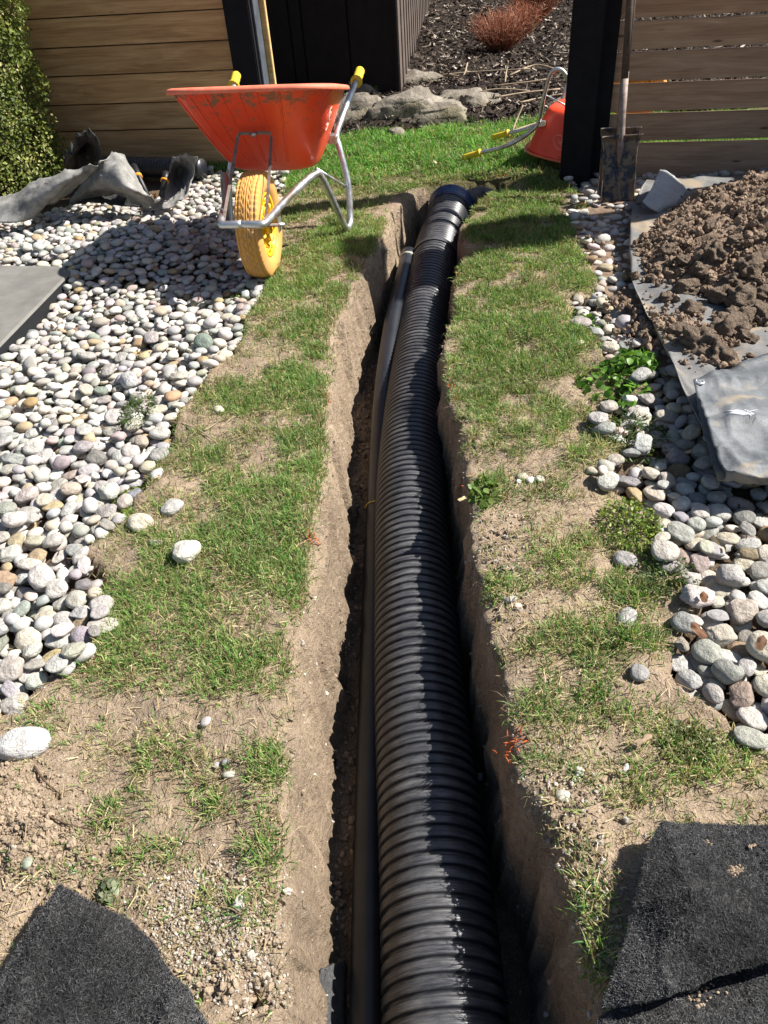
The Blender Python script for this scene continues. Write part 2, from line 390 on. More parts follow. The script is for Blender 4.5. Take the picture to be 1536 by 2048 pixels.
c = k.mix(.5, c, k.ramp(n2, [(.3, g3(.6)), (.7, g3(1.3))]), 'MULTIPLY')
k.col(c); k.bump(n1, .4, .006); M['blade'] = k.m
M['mulch'] = plain('mulch_floor', (.035, .027, .022), .95, .1, 0, .5, 60, .9, .02)
k = Mt('mulch_chips', .9, .15); k.l(k.attr(), k.b.inputs['Base Color']); M['chips'] = k.m

# ------------------------------------------------------------------ ground with the trench cut into it
Lpx = [(560, 2048), (563, 1790), (572, 1600), (585, 1400), (600, 1250), (622, 1100), (634, 1050), (645, 960), (650, 850), (655, 780),
       (665, 700), (675, 642), (694, 593), (717, 544), (748, 490), (787, 420), (832, 383)]
Rpx = [(1200, 2048), (1165, 1900), (1130, 1780), (1100, 1680), (1072, 1600), (1040, 1520), (1020, 1450), (1000, 1350), (985, 1250),
       (965, 1150), (950, 1050), (935, 950), (920, 870), (902, 790), (893, 740), (905, 640), (916, 550), (925, 480), (943, 412)]
Lw = [at(*p)[:2] for p in Lpx]; Rw = [at(*p)[:2] for p in Rpx]
trench = [(-.22, -1.5)]+[tuple(p) for p in Lw]+[(.43, 4.40), (.60, 4.45), (.78, 4.48), (.88, 4.44), (.84, 4.30), (.70, 4.21)]+[tuple(p) for p in Rw[::-1]]+[(.25, -1.5)]
def floor_depth(Y): return np.interp(Y, [.3, 1.2, 2.0, 2.8, 3.6, 4.4], [.44, .42, .39, .37, .37, .36])
LBpx = [(0, 1425), (70, 1380), (170, 1330), (215, 1250), (200, 1170), (160, 1100), (235, 1040), (290, 960), (330, 900), (335, 850), (385, 790),
        (415, 735), (470, 700), (485, 640), (515, 600), (535, 545), (560, 440), (572, 345)]
left_bed = [tuple(at(*p)[:2]) for p in LBpx]+[(-3.3, 5.95), (-3.6, 4), (-2.0, .7)]
RBpx = [(1120, 430), (1150, 440), (1165, 500), (1200, 560), (1190, 600), (1150, 590), (1145, 640), (1200, 680), (1225, 720), (1290, 745), (1230, 800), (1180, 860),
        (1285, 900), (1215, 930), (1200, 960), (1320, 1030), (1310, 1120), (1390, 1180), (1350, 1290), (1390, 1380), (1480, 1440), (1500, 1480), (1600, 1500)]
right_bed = [tuple(at(*p)[:2]) for p in RBpx]+[(1.6, .9), (3.0, 2.2), (3.4, 4.1), (1.36, 4.47), (1.14, 4.44), (1.12, 4.3), (1.18, 4.0)]
def bedmask(X, Y):
    n = vnoise(np.column_stack([X.ravel(), Y.ravel()]), 9, 5).reshape(X.shape)*.03
    return inpoly(X+n, Y+n, left_bed), inpoly(X-n, Y+n, right_bed)

def axis(parts):
    out = []
    for a, b, s in parts: out.append(np.arange(a, b, s))
    return np.concatenate(out)
xs = np.concatenate([-np.geomspace(60, 3.2, 22), axis([(-3.1, -.8, .05), (-.8, -.42, .02), (-.42, 1.12, .0095), (1.12, 3.1, .04)]), np.geomspace(3.15, 60, 22)])
ys = np.concatenate([-np.geomspace(30, .7, 10), axis([(-.6, .2, .08), (.2, 4.75, .014), (4.75, 7, .06)]), np.geomspace(7.05, 90, 26)])
X, Y = np.meshgrid(xs, ys, indexing='ij')
P2 = np.column_stack([X.ravel(), Y.ravel()])
edge_n = (fbm(P2, 6, 3, 3)*.016+vnoise(P2, 40, 9)*.005).reshape(X.shape)
near = (np.abs(X) < 2) & (Y < 6)
sdf = np.full(X.shape, -1.0)
dd = polydist(X[near], Y[near], trench); ins = inpoly(X[near], Y[near], trench)
sdf[near] = np.where(ins, dd, -dd)
cell = np.floor(Y/.145+.35*vnoise(P2*[0, 1], 3, 8).reshape(X.shape)+np.where(X > .1, .5, 0)).astype(np.int64)
spade = (hash3(cell, np.where(X > .1, 3, 7)+0*cell, 0*cell, 5)-.5)*.022
edge_n = edge_n+spade
sdf = sdf+np.where(near, edge_n, 0)
D = floor_depth(Y)
wallw = .055
Z = -D*sstep(-.004, wallw, sdf)
Z -= .012*np.exp(-np.clip(-sdf, 0, 1)/.02)*(sdf < 0)          # crumbled lip
lb, rb = bedmask(X, Y)
Z += np.where((lb | rb) & (sdf < -.02), -.042, 0)
rough = (fbm(P2, 5, 4, 21)*.012+fbm(P2, 28, 3, 22)*.0045).reshape(X.shape)
Z += rough*np.where(Y < 7, 1, .3)
inside = sdf > wallw*.8
Z += np.where(inside, (fbm(P2, 22, 3, 31)*.012).reshape(X.shape), 0)
Z += .085*np.exp(-(((X+1.25)/.55)**2+((Y-3.75)/.42)**2)**1.5)*(sdf < -.1)
# far beyond the bed the ground rises gently
Z += np.where(Y > 6, (np.minimum(Y, 40)-6)*.035, 0)
# crumbling hollow at the near left corner of the trench
hp = at(500, 1975)
hn = fbm(P2, 30, 4, 77).reshape(X.shape)
hol = np.exp(-(((X-hp[0])/.075)**2+((Y-hp[1])/.03)**2))
Z -= hol*(.03+.05*np.clip(hn, -.3, 1))
# little heap of loose earth at the left
mp_ = at(40, 1650); heap = np.exp(-(((X-mp_[0])/.1)**2+((Y-mp_[1])/.09)**2)); Z += heap*.045*(1+.6*hn)
V3 = np.column_stack([X.ravel(), Y.ravel(), Z.ravel()])
wall = ((sdf > -.03) & (sdf < wallw*1.6) & near).ravel()
dn = np.column_stack([fbm(V3*[1, 1, 1.6], 16, 4, 41), fbm(V3, 18, 3, 42)*.5])
V3[wall, 0] += dn[wall, 0]*.016; V3[wall, 1] += dn[wall, 1]*.008
gvert = V3[wall]; cut = vnoise(V3*[1, 3, .7], 26, 55)
V3[wall, 0] -= (np.clip(cut[wall]-.45, 0, 1)*.03)*np.sign(.02-V3[wall, 0])
me = mesh_np('ground', V3, grid_faces(len(xs), len(ys)))
C = np.tile([.335, .262, .19], (len(V3), 1))
pn = fbm(P2, 2.2, 3, 61)
C *= (1+.14*pn)[:, None]
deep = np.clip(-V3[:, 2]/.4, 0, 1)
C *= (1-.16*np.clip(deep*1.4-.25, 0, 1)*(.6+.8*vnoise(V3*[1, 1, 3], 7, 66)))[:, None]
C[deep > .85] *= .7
bedc = (lb | rb).ravel() & (V3[:, 2] > -.08)
C[bedc] = C[bedc]*.0+np.array([.13, .095, .065])
farl = (V3[:, 1] > 4.4) & (V3[:, 2] > -.1) & ~bedc
C[farl] = [.12, .11, .05]
C[V3[:, 1] > 6.0] = [.05, .045, .03]
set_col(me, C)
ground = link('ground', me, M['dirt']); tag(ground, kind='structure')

def ground_z(x, y):
    x = np.atleast_1d(x); y = np.atleast_1d(y)
    i = np.clip(np.searchsorted(xs, x)-1, 0, len(xs)-2); j = np.clip(np.searchsorted(ys, y)-1, 0, len(ys)-2)
    u = (x-xs[i])/(xs[i+1]-xs[i]); w = (y-ys[j])/(ys[j+1]-ys[j])
    return Z[i, j]*(1-u)*(1-w)+Z[i+1, j]*u*(1-w)+Z[i, j+1]*(1-u)*w+Z[i+1, j+1]*u*w
def trench_sdf(x, y):
    d = polydist(x, y, trench); return np.where(inpoly(x, y, trench), d, -d)

# mulch bed behind the lawn
def bed_front(x): return 5.62+.06*np.sin(x*2.1)+.02*np.sin(x*9)
bx = np.arange(-3, 5.5, .06); bt = np.concatenate([np.linspace(0, .1, 30), np.linspace(.115, 1, 90)])
BX, BT = np.meshgrid(bx, bt, indexing='ij'); BY = bed_front(BX)+BT*11
def bed_h(x, y):
    q = np.column_stack([np.ravel(x), np.ravel(y)]); t = np.ravel(y)-bed_front(np.ravel(x))
    return (.012+.05*sstep(0, .15, t)+.055*np.clip(t, 0, 99)+fbm(q, 2.2, 3, 81)*.03+fbm(q, 14, 2, 82)*.012).reshape(np.shape(x))
BZ = bed_h(BX, BY)
me = mesh_np('mulch_bed', np.column_stack([BX.ravel(), BY.ravel(), BZ.ravel()]), grid_faces(len(bx), len(bt)))
tag(link('mulch_bed', me, M['mulch']), kind='structure')

# ------------------------------------------------------------------ shed
def plane_hit(px, py, P, n):
    d = FW + (px-768)/FPX*RT - (py-1024)/FPX*UP; o = np.array([0, 0, CAM_H])
    t = np.dot(np.asarray(P)-o, n)/np.dot(d, n); return o+t*d
sc_ = at(797, 186, .1); sdir = np.array([.16, 1.0]); sdir /= np.hypot(*sdir); fdir = np.array([-.985, .14]); fdir /= np.hypot(*fdir)
shed = empty('garden_shed', (sc_[0], sc_[1], 0)); tag(shed, 'dark brown vertical panelled shed behind the rocks at the mulch bed', 'shed')
def wall_panel(name, p0, p1, z0, z1, mat, parent, off, th=.018, rec=0.0):
    p0 = np.array(p0); p1 = np.array(p1); c = (p0+p1)/2; L = np.hypot(*(p1-p0)); a = math.atan2(p1[1]-p0[1], p1[0]-p0[0])
    o = box(name, L, th, z1-z0, mat, parent, (c[0]-off[0], c[1]-off[1], (z0+z1)/2), (0, 0, a), .004); return o
o0 = sc_[:2]
s = 0.0; widths = [.34, .33, .09, .33, .34, .33, .34, .33, .33]
for wdt in widths:
    a = o0+fdir*(s+.004); b = o0+fdir*(s+wdt-.004); wall_panel('siding_panel', a, b, -.1, 2.5, M['siding'], shed, o0); s += wdt
Lf = s
wall_panel('wall_core', o0+fdir*.02+sdir*.02, o0+fdir*Lf+sdir*.02, -.1, 2.48, M['siding'], shed, o0, .01)
s = 0.0
while s < 5.2:
    wdt = [.17, .05, .16, .05][int(s*9) % 4]
    a = o0+sdir*(s+.003)+np.array([.012, 0]); b = o0+sdir*(s+wdt-.003)+np.array([.012, 0])
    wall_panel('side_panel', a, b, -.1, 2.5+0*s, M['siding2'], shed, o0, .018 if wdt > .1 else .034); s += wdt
wall_panel('corner_trim', o0+fdir*.02-sdir*.012, o0-fdir*.012-sdir*.012, -.1, 2.52, M['siding'], shed, o0, .02)
# low pitched roof
c0 = o0-fdir*.15-sdir*.2; rv = []
for a_, b_ in ((0, 0), (Lf+.3, 0), (Lf+.3, 5.6), (0, 5.6)): q = c0+fdir*a_+sdir*b_; rv.append((q[0]-o0[0], q[1]-o0[1], 2.52))
rv += [(x, y, z+.12) for x, y, z in rv]
link('roof', mesh_np('roof', rv, np.array([[0, 1, 2, 3], [4, 7, 6, 5], [0, 4, 5, 1], [1, 5, 6, 2], [2, 6, 7, 3], [3, 7, 4, 0]]), False), M['siding'], shed)

# fence far behind, deep shade put into its near-black colour
bk = empty('back_fence', (1, 15.6, 0)); tag(bk, 'dark shaded board fence closing the garden behind the mulch bed', 'fence')
for i in range(40): box('board', .192, .02, 2.4, M['hedge'], bk, (-5+i*.2, 0, 1.5), (0, 0, 0), .003)

# ------------------------------------------------------------------ slatted fences
def slat_fence(name, label, P0, az, x0, x1, lines, mat, post_spec):
    """P0 a point of its foot; boards run along az; lines = heights of gaps"""
    d = np.array([math.cos(az), math.sin(az)])
    root = empty(name, (P0[0], P0[1], 0), az); tag(root, label, 'fence')
    for z0, z1 in lines:
        jit = random.uniform(-.002, .002)
        box('board', x1-x0, .022, z1-z0, mat, root, ((x0+x1)/2, 0, (z0+z1)/2), (jit, 0, random.uniform(-.0015, .0015)), .003)
    return root
azR = -R(12.5); PR = at(1205, 350); PR[1] += .02
nR = np.array([-math.sin(azR), math.cos(azR), 0])
gaps = [plane_hit(1380, y, PR, nR)[2] for y in (281, 221.5, 160, 96.5, 33)]
g_ = .006
bR = [(-.03, gaps[0]-g_)]+[(gaps[i]+g_, gaps[i+1]-g_) for i in range(4)]+[(gaps[4]+g_, gaps[4]+.135)]
top = gaps[4]+.135
bR += [(top+.009, top+.145)]
fR = slat_fence('slat_fence', 'weathered brown slat fence behind the shovels, daylight showing through its gaps', PR, azR, .0, 3.6, bR, M['woodR'], None)
pw = .155
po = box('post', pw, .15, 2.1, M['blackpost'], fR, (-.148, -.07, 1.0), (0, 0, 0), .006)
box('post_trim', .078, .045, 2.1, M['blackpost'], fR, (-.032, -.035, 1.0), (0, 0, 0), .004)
for px_ in (1.75, 3.6): box('post', .09, .09, 2.5, M['blackpost'], fR, (px_, .06, 0), (0, 0, 0), .004)
# left fence
azL = math.pi-R(13.5); PL = at(300, 333)
nL = np.array([-math.sin(azL), math.cos(azL), 0])
hL = [plane_hit(300, y, PL, nL)[2] for y in (258.5, 204.5, 145.5, 87, 25.5)]
bL = [(-.03, hL[0]-.003)]+[(hL[i]+.003, hL[i+1]-.003) for i in range(4)]+[(hL[4]+.003, hL[4]+.14)]
bL += [(hL[4]+.148+i*.148, hL[4]+.148+i*.148+.142) for i in range(2)]
pe = plane_hit(462, 60, PL, nL); d2 = np.array([math.cos(azL), math.sin(azL)])
sR = np.dot(pe[:2]-PL[:2], d2)          # right end of the boards measured along the fence
fL = slat_fence('slat_fence', 'warm brown slat fence between the clipped shrub and the red wheelbarrow', PL, azL, sR, sR+3.4, bL, M['wood'], None)
box('backing_batten', 3.3, .012, 1.0, M['hedge'], fL, (sR+1.75, -.03, .45), (0, 0, 0), .002)  # dark sheet behind the boards, closes the gaps
box('post', .15, .15, 2.6, M['blackpost'], fL, (sR-.083, .02, 1.25), (0, 0, 0), .006)
box('side_trim', .012, .1, 2.6, M['greypost'], fL, (sR-.166, .01, 1.25), (0, 0, 0), .002)  # thin paler face painted as the sunlit side of the post
box('raw_pine_strip', .038, .03, 2.5, M['pine'], fL, (sR-.185, -.058, 1.25), (0, 0, 0), .003)

# ------------------------------------------------------------------ wheelbarrows
def tray_pt(th, t, out=0.0):
    yf = .33+(.03-.33)*t**.92; yb = .62+(.78-.62)*t**.9
    yc = (yf+yb)/2; hh = (yb-yf)/2
    c, s = math.cos(th), math.sin(th); p = .42+.06*t
    u = math.copysign(abs(c)**p, c); w = math.copysign(abs(s)**p, s)
    y = yc+hh*w; fy = (y-yf)/(yb-yf)
    wd = (.185+(.35-.185)*t**.85)*(1-fy)+(.17+(.31-.17)*t**.85)*fy
    z = (.36+(.735-.36)*t)*(1-fy)+(.31+(.585-.31)*t)*fy
    return Vector((u*(wd+out), yc+(hh+out)*w, z))
def build_barrow(name, label, loc, rot, scale, logo=0, grp=None, ext=0.0):
    r = empty(name, loc); r.rotation_euler = rot; r.scale = (scale,)*3; tag(r, label, 'wheelbarrow')
    nt, na = 22, 96; V = []
    for k in range(5):                       # rounded bottom
        f = (k+1)/6
        for a in range(na):
            q = tray_pt(2*math.pi*a/na, 0); cpt = Vector((0, .475, .335)); e = cpt.lerp(q, f); e.z -= .02*(1-f**3); V.append(e)
    for i in range(nt):
        t = i/(nt-1)
        for a in range(na): V.append(tray_pt(2*math.pi*a/na, t))
    V = np.array([tuple(v) for v in V]); n = 5+nt
    F = grid_faces(n, na)
    i, a = np.meshgrid(np.arange(n-1), [na-1], indexing='ij')
    F = np.vstack([F, np.stack([i*na+a, (i+1)*na+a, (i+1)*na, i*na], -1).reshape(-1, 4)])
    V = np.vstack([V, [[0, .475, .315]]]); F3 = np.stack([np.full(na, len(V)-1), (np.arange(na)+1) % na, np.arange(na)], -1)
    tr = link('tray', mesh_np('tray', V, [F, F3]), M['tray'], r)
    sm = tr.modifiers.new('thick', 'SOLIDIFY'); sm.thickness = .004; sm.offset = -1
    loop = [tray_pt(2*math.pi*a/na, 1, .008) for a in range(na)]
    Vr = []
    for a in range(na):
        c = loop[a]; q = tray_pt(2*math.pi*a/na, 1, .03); dr = (q-c).normalized()
        for s_, h_ in ((-.010, .002), (-.004, .010), (.008, .009), (.017, .003), (.019, -.010), (.014, -.011), (.010, .0), (-.004, -.004)):
            p = c+dr*s_; Vr.append((p.x, p.y, p.z+h_))
    Fr = []
    for a in range(na):
        for j in range(8): Fr.append([a*8+j, ((a+1) % na)*8+j, ((a+1) % na)*8+(j+1) % 8, a*8+(j+1) % 8])
    link('rim_lip', mesh_np('rim_lip', Vr, np.array(Fr)), M['trayrim'], tr)
    # ribs moulded into the front
    for fx in (-.86, -.66, -.46, -.26, -.05, .16, .42):
        pts = []
        for i in range(14):
            t = .10+.87*i/13; th = -math.acos(max(-1, min(1, math.copysign(abs(fx)**(1/(.42+.06*t)), fx))))
            pts.append(tray_pt(th, t, .004))
        tube('rib', pts, .0055, M['tray'], tr, 6)
    # emblem on the right side
    if logo:
        acc = Acc(); th0 = (0.0 if logo == 1 else 0.0); t0 = .62
        base = tray_pt(th0, t0, .0015); du = (tray_pt(th0+.02, t0, .0015)-tray_pt(th0-.02, t0, .0015)).normalized(); dv = (tray_pt(th0, t0+.02, .0015)-tray_pt(th0, t0-.02, .0015)).normalized()
        sh = -.16 if logo == 1 else .05
        base = base+Vector((0, -1, 0))*0
        def stroke(pl, w=.004, closed=False):
            pl3 = [base+du*(p[0]+sh)+dv*p[1] for p in pl]
            nn = du.cross(dv).normalized(); nn = nn if nn.x > 0 else -nn
            pl3 = [p+nn*.003 for p in pl3]
            Vs, F4, F3 = tube_arrays(pl3, w/2, 6, True); acc.add(Vs, [F4, F3])
        stroke([(.05*math.cos(2*math.pi*i/28), .052*math.sin(2*math.pi*i/28)) for i in range(29)], .004)
        if logo == 1:
            stroke([(-.022, .028), (-.022, -.005), (-.006, .015), (-.006, -.012)], .007); stroke([(.010, .030), (.018, .004)], .009)
            stroke([(-.02, -.026), (.0, -.034), (.022, -.022)], .007); stroke([(.004, .0), (.02, -.008)], .007)
        else:
            stroke([(-.02, -.03), (-.012, .03), (.008, -.02), (.018, .03)], .006); stroke([(-.022, -.004), (.006, .006)], .004)
        acc.build('emblem', M['logo'], tr)
    # wheel
    Rw_, W2 = .217, .052
    prof = [(-.036, .130), (-.046, .140), (-.052, .158), (-.053, .178), (-.051, .195), (-.047, .205)]+[(x_, .217-.006*(x_/.045)**2) for x_ in np.linspace(-.044, .044, 31)]+[(.047, .205), (.051, .195), (.053, .178), (.052, .158), (.046, .140), (.036, .130)]
    ns = 216; Vt = []
    for i in range(ns):
        a = 2*math.pi*i/ns
        for kx, (x_, r_) in enumerate(prof):
            g = 0
            if r_ > .2055:
                zig = .0035*(1 if (i//3) % 2 else -1)
                if min(abs(x_-.014-zig), abs(x_+.014-zig), abs(x_), abs(x_-.033), abs(x_+.033)) < .0024: g = .005
                elif i % 4 == 0 and abs(x_) > .017: g = .0035
            elif r_ > .19 and i % 4 == 0: g = .002
            Vt.append((x_, (r_-g)*math.cos(a), (r_-g)*math.sin(a)))
    Ft = []
    npf = len(prof)
    for i in range(ns):
        for j in range(npf-1): Ft.append([i*npf+j, ((i+1) % ns)*npf+j, ((i+1) % ns)*npf+j+1, i*npf+j+1])
    wh = link('wheel', mesh_np('wheel', np.array(Vt), np.array(Ft)), M['tyre'], r); wh.location = (0, 0, .215)
    acc = Acc()
    def ring(r0, r1, x0, x1, seg=48):
        Vv = []; 
        for i in range(seg):
            a = 2*math.pi*i/seg
            for x_, r_ in ((x0, r0), (x1, r0), (x1, r1), (x0, r1)): Vv.append((x_, r_*math.cos(a), r_*math.sin(a)))
        Ff = [[i*4+j, ((i+1) % seg)*4+j, ((i+1) % seg)*4+(j+1) % 4, i*4+(j+1) % 4] for i in range(seg) for j in range(4)]
        acc.add(Vv, np.array(Ff))
    ring(.118, .131, -.036, .040); ring(.088, .093, -.02, .036); ring(.02, .036, -.05, .05, 24)
    def spoke(r0, a0, r1, a1, x0=-.022, x1=.034, w=.005):
        p = np.array([r0*math.cos(a0), r0*math.sin(a0)]); q = np.array([r1*math.cos(a1), r1*math.sin(a1)])
        t = (q-p)/np.hypot(*(q-p)); nrm = np.array([-t[1], t[0]])*w/2; Vv = []
        for x_ in (x0, x1):
            for c in (p-nrm, p+nrm, q+nrm, q-nrm): Vv.append((x_, c[0], c[1]))
        acc.add(Vv, np.array([[0, 1, 2, 3], [7, 6, 5, 4], [0, 4, 5, 1], [1, 5, 6, 2], [2, 6, 7, 3], [3, 7, 4, 0]]))
    for i in range(18):
        a = 2*math.pi*i/18; spoke(.09, a, .12, a+.175); spoke(.09, a+.35, .12, a+.175)
    for i in range(9):
        a = 2*math.pi*i/9; spoke(.03, a, .09, a+.25); spoke(.03, a+.5, .09, a+.25)
    acc.add(*(lambda q: (q[0], [q[1], q[2]]))(tube_arrays([(-.004, 0, 0), (.008, 0, 0)], .118, 40)))
    acc.build('wheel_hub', M['rim'], wh)
    tube('axle', [(-.1, 0, .215), (.11, 0, .215)], .008, M['steel'], r, 10)
    # frame: cross bar and two bent side tubes
    for sgn in (-1, 1):
        pts = [(0, -.252, .305), (.07*sgn, -.252, .303), (.088*sgn, -.242, .303), (.098*sgn, -.2, .305), (.13*sgn, 0, .318), (.18*sgn, .2, .335), (.205*sgn, .27, .34), (.225*sgn, .31, .325),
               (.26*sgn, .38, .19), (.285*sgn, .44, .075), (.295*sgn, .475, .035), (.303*sgn, .515, .03), (.305*sgn, .555, .06), (.30*sgn, .60, .2), (.268*sgn, .64, .34),
               (.25*sgn, .665, .40), (.262*sgn, .71, .445), (.288*sgn, .82, .51), (.308*sgn, .96, .56), (.315*sgn, 1.06+ext, .585+.15*ext)]
        tube('side_tube', smooth_path(pts, 5), .0155, M['steel'], r, 12)
        g0 = Vector((.314*sgn, 1.0+ext*.75, .572+.12*ext)); g1 = Vector((.322*sgn, 1.115+ext, .605+.15*ext)); gd = (g1-g0)
        pr = [(0, .03), (.08, .03), (.14, .0215), (.3, .0235), (.45, .0225), (.6, .024), (.75, .0225), (.9, .024), (1, .018)]
        tube('grip', [g0+gd*a_ for a_, _ in pr], [b_ for _, b_ in pr], M['yellow'], r, 14)
        tube('leg_brace', [(.205*sgn, .33, .35), (.29*sgn, .60, .19)], .006, M['steel'], r, 8)
        box('bracket', .05, .06, .035, M['steel'], r, (.235*sgn, .64, .40), (0, 0, 0), .004)
        # flat bar from the axle up to the front of the tray
    pts = [(-.088, -.215, .30), (-.08, -.03, .425), (-.072, .118, .535), (-.066, .13, .55), (.066, .13, .55), (.072, .118, .535), (.08, -.03, .425), (.088, -.215, .30)]
    Vb = []; W_ = Vector((0, .009, .0)); 
    pv = [Vector(p) for p in pts]
    for i, p in enumerate(pv):
        t = (pv[min(i+1, 7)]-pv[max(i-1, 0)]).normalized(); out_ = Vector((0, -.9, -.35)).normalized(); w_ = t.cross(out_).normalized()
        for a_, b_ in ((-.0065, -.002), (.0065, -.002), (.0065, .002), (-.0065, .002)): Vb.append(tuple(p+w_*a_+out_*b_))
    Fb = [[i*4+j, (i+1)*4+j, (i+1)*4+(j+1) % 4, i*4+(j+1) % 4] for i in range(7) for j in range(4)]
    link('tray_brace', mesh_np('tray_brace', Vb, np.array(Fb), False), M['brace'], r)
    tube('bolt', [(0, .128, .55), (0, .112, .545)], .009, M['steel'], r, 8)
    for sgn in (-1, 1): box('axle_plate', .006, .05, .075, M['steel'], r, (.088*sgn, -.0, .225), (0, 0, 0), .002); tube('axle_stay', [(.09*sgn, -.21, .285), (.088*sgn, 0, .215)], .007, M['brace'], r, 8)
    return r
wc = at(524, 540)
build_barrow('wheelbarrow', 'upright red wheelbarrow with an ochre tyre standing on the pebble edge', (wc[0]+.022, wc[1]-.02, -.01), (0, R(.8), -R(9)), 1.0, 1)
# second barrow lies upside down on its rim and grips
th = R(-31); EXT = .16
b2 = build_barrow('wheelbarrow', 'overturned red wheelbarrow lying upside down on the lawn behind the black post', (0, 0, 0), (0, 0, 0), .72, 2, None, EXT)
# local: handles at +y, front at -y. wanted: handles towards -X. flip about y
Mf = Matrix.Rotation(math.pi, 4, 'Y')
tilt = Matrix.Rotation(-math.atan2(.735-.64-.15*EXT, 1.06+EXT-.03), 4, 'X')
Rz = Matrix.Rotation(R(90)+th, 4, 'Z')
Mw = Rz@tilt@Mf@Matrix.Scale(.72, 4)
gl = Mw@Vector((.32, 1.08+EXT, .63+.15*EXT)); gr = Mw@Vector((-.32, 1.08+EXT, .63+.15*EXT)); nearg = gl if gl.y < gr.y else gr
tgt = at(934, 322, .02)
b2.matrix_world = Matrix.Translation(Vector(tgt)-nearg)@Mw

# ------------------------------------------------------------------ shovels leaning on the fence
def build_shovel(name, label, px, py, top, off, w=.165, h=.30):
    f = at(px, py, .0); r = empty(name, (f[0], f[1]+off, 0)); tag(r, label, 'shovel')
    bl = Vector((f[0], f[1]+off, .01)); tp = Vector(top); ax = (tp-bl).normalized()
    lat = Vector((1, -.12, 0)); lat = (lat-ax*lat.dot(ax)).normalized(); nr = lat.cross(ax).normalized()
    if nr.y > 0: nr = -nr
    V = []; nu, nv = 29, 31
    for i in range(nu):
        u = -1+2*i/(nu-1)
        for j in range(nv):
            v = j/(nv-1)
            wd = w/2*(1-.05*math.sin(v*math.pi)+(.17*max(0, (v-.8)/.2)**1.5))
            dish = .016*(u*u)*(1-.5*v)+.012*max(0, abs(u)-.8)/.2
            rdg = .003*(1 if (i % 3 == 0) else 0)*(1 if v < .13 else 0)
            topz = h*v+(.0)*(u*u)
            p = lat*(u*wd)+ax*topz+nr*(dish+rdg+.012*math.sin(v*3.1)*(1-abs(u))*(-.3)+(.028*max(0, (v-.93)/.07)))
            V.append(p)
    V = [(p.x, p.y, p.z) for p in V]
    b = link('blade', mesh_np('blade', V, grid_faces(nu, nv)), M['blade'], r)
    sm = b.modifiers.new('thick', 'SOLIDIFY'); sm.thickness = .003
    L = (tp-bl).length
    # socket neck and shaft (r.location is subtracted by parenting at origin rotation 0)
    tube('socket', [ax*(h*.55)+nr*.003, ax*(h*.8)+nr*.012, ax*(h*1.02)+nr*.012, ax*(h*1.25)+nr*.008, ax*(h+.24)+nr*.008], [.006, .017, .019, .0175, .0185], M['brace'], r, 12)
    tube('shaft', [ax*(h+.235)+nr*.008, ax*(L)+nr*.008], [.0165, .0165], M['handlewood'], r, 12)
    g0 = ax*L
    tube('handle_grip', [g0-lat*.055, g0+lat*.055], .014, M['black'], r, 10)
    return r
build_shovel('shovel', 'mud caked square shovel in front, leaning on the slat fence', 1232, 404, atY(1252, 0, 4.16)+np.array([0, 0, .3]), 0.0)
build_shovel('shovel', 'darker square shovel tucked directly behind the mud caked one', 1229, 396, atY(1262, 0, 4.24)+np.array([0, 0, .3]), .035, .168, .312)

# ------------------------------------------------------------------ pipes in the trench
zc_of = lambda Y: np.interp(Y, [.3, 1.0, 2.0, 3.0, 3.8, 4.35], [-.32, -.298, -.265, -.245, -.20, -.10])
def px_path(pts, zf):
    out = []
    for p in pts:
        z = -.3
        for _ in range(12): q = at(p[0], p[1], z); z = float(zf(q[1]))
        out.append(at(p[0], p[1], z))
    return out
mp_pts = px_path([(891, 2048), (866, 1700), (841, 1400), (830, 1200), (822, 1000), (828, 850), (842, 700), (853, 600), (876, 500), (893, 445), (903, 414)], zc_of)
s0 = Vector(mp_pts[0])+(Vector(mp_pts[0])-Vector(mp_pts[1])).normalized()*1.3
path = smooth_path([tuple(s0)]+[tuple(p) for p in mp_pts], 24)
def arclen(path):
    s = [0.0]
    for a, b in zip(path[:-1], path[1:]): s.append(s[-1]+(b-a).length)
    return np.array(s)
PA = np.array([tuple(p) for p in path]); SA = arclen(path)
PI_ = lambda s: np.array([np.interp(s, SA, PA[:, k]) for k in range(3)])
def y_to_s(Yv): return float(np.interp(Yv, PA[:, 1], SA))
def ribbed(s0, s1, prof, seg=72, wob=.0):
    """prof(s) -> radius ; returns arrays along the main path"""
    ss = []; 
    V = []
    for s in s0:
        p = PI_(s); t = PI_(s+.02)-PI_(s-.02); t = t/np.linalg.norm(t)
        u = np.cross(t, [0, 0, 1]); u /= np.linalg.norm(u); w = np.cross(u, t)
        rad = prof(s); a = np.linspace(0, 2*np.pi, seg, endpoint=False)
        V.append(p+np.outer(np.cos(a), u)*rad+np.outer(np.sin(a), w)*rad)
    return np.vstack(V), len(s0), seg
def tubefaces(n, seg):
    i, k = np.meshgrid(np.arange(n-1), np.arange(seg), indexing='ij'); k2 = (k+1) % seg
    return np.stack([i*seg+k, i*seg+k2, (i+1)*seg+k2, (i+1)*seg+k], -1).reshape(-1, 4)
PITCH_ = .0275; RP = .117
def prof_main(s):
    f = (s/PITCH_) % 1.0
    base = RP-.010*(1-sstep(0, .10, f)) - .010*sstep(.66, .77, f)
    if .1 < f < .66: base -= .0009*(.5+.5*math.cos((f-.1)/.56*2*math.pi*3))+.0008*((f-.38)/.28)**2
    return float(base)
fr = np.concatenate([[0, .05], np.linspace(.1, .66, 13), [.71, .77, .88]])
s_split = y_to_s(3.83); nrib = int(s_split/PITCH_); s_split = nrib*PITCH_
ss = (np.arange(nrib)[:, None]*PITCH_+fr[None]*PITCH_).ravel()
Vp, n_, sg = ribbed(ss, None, prof_main)
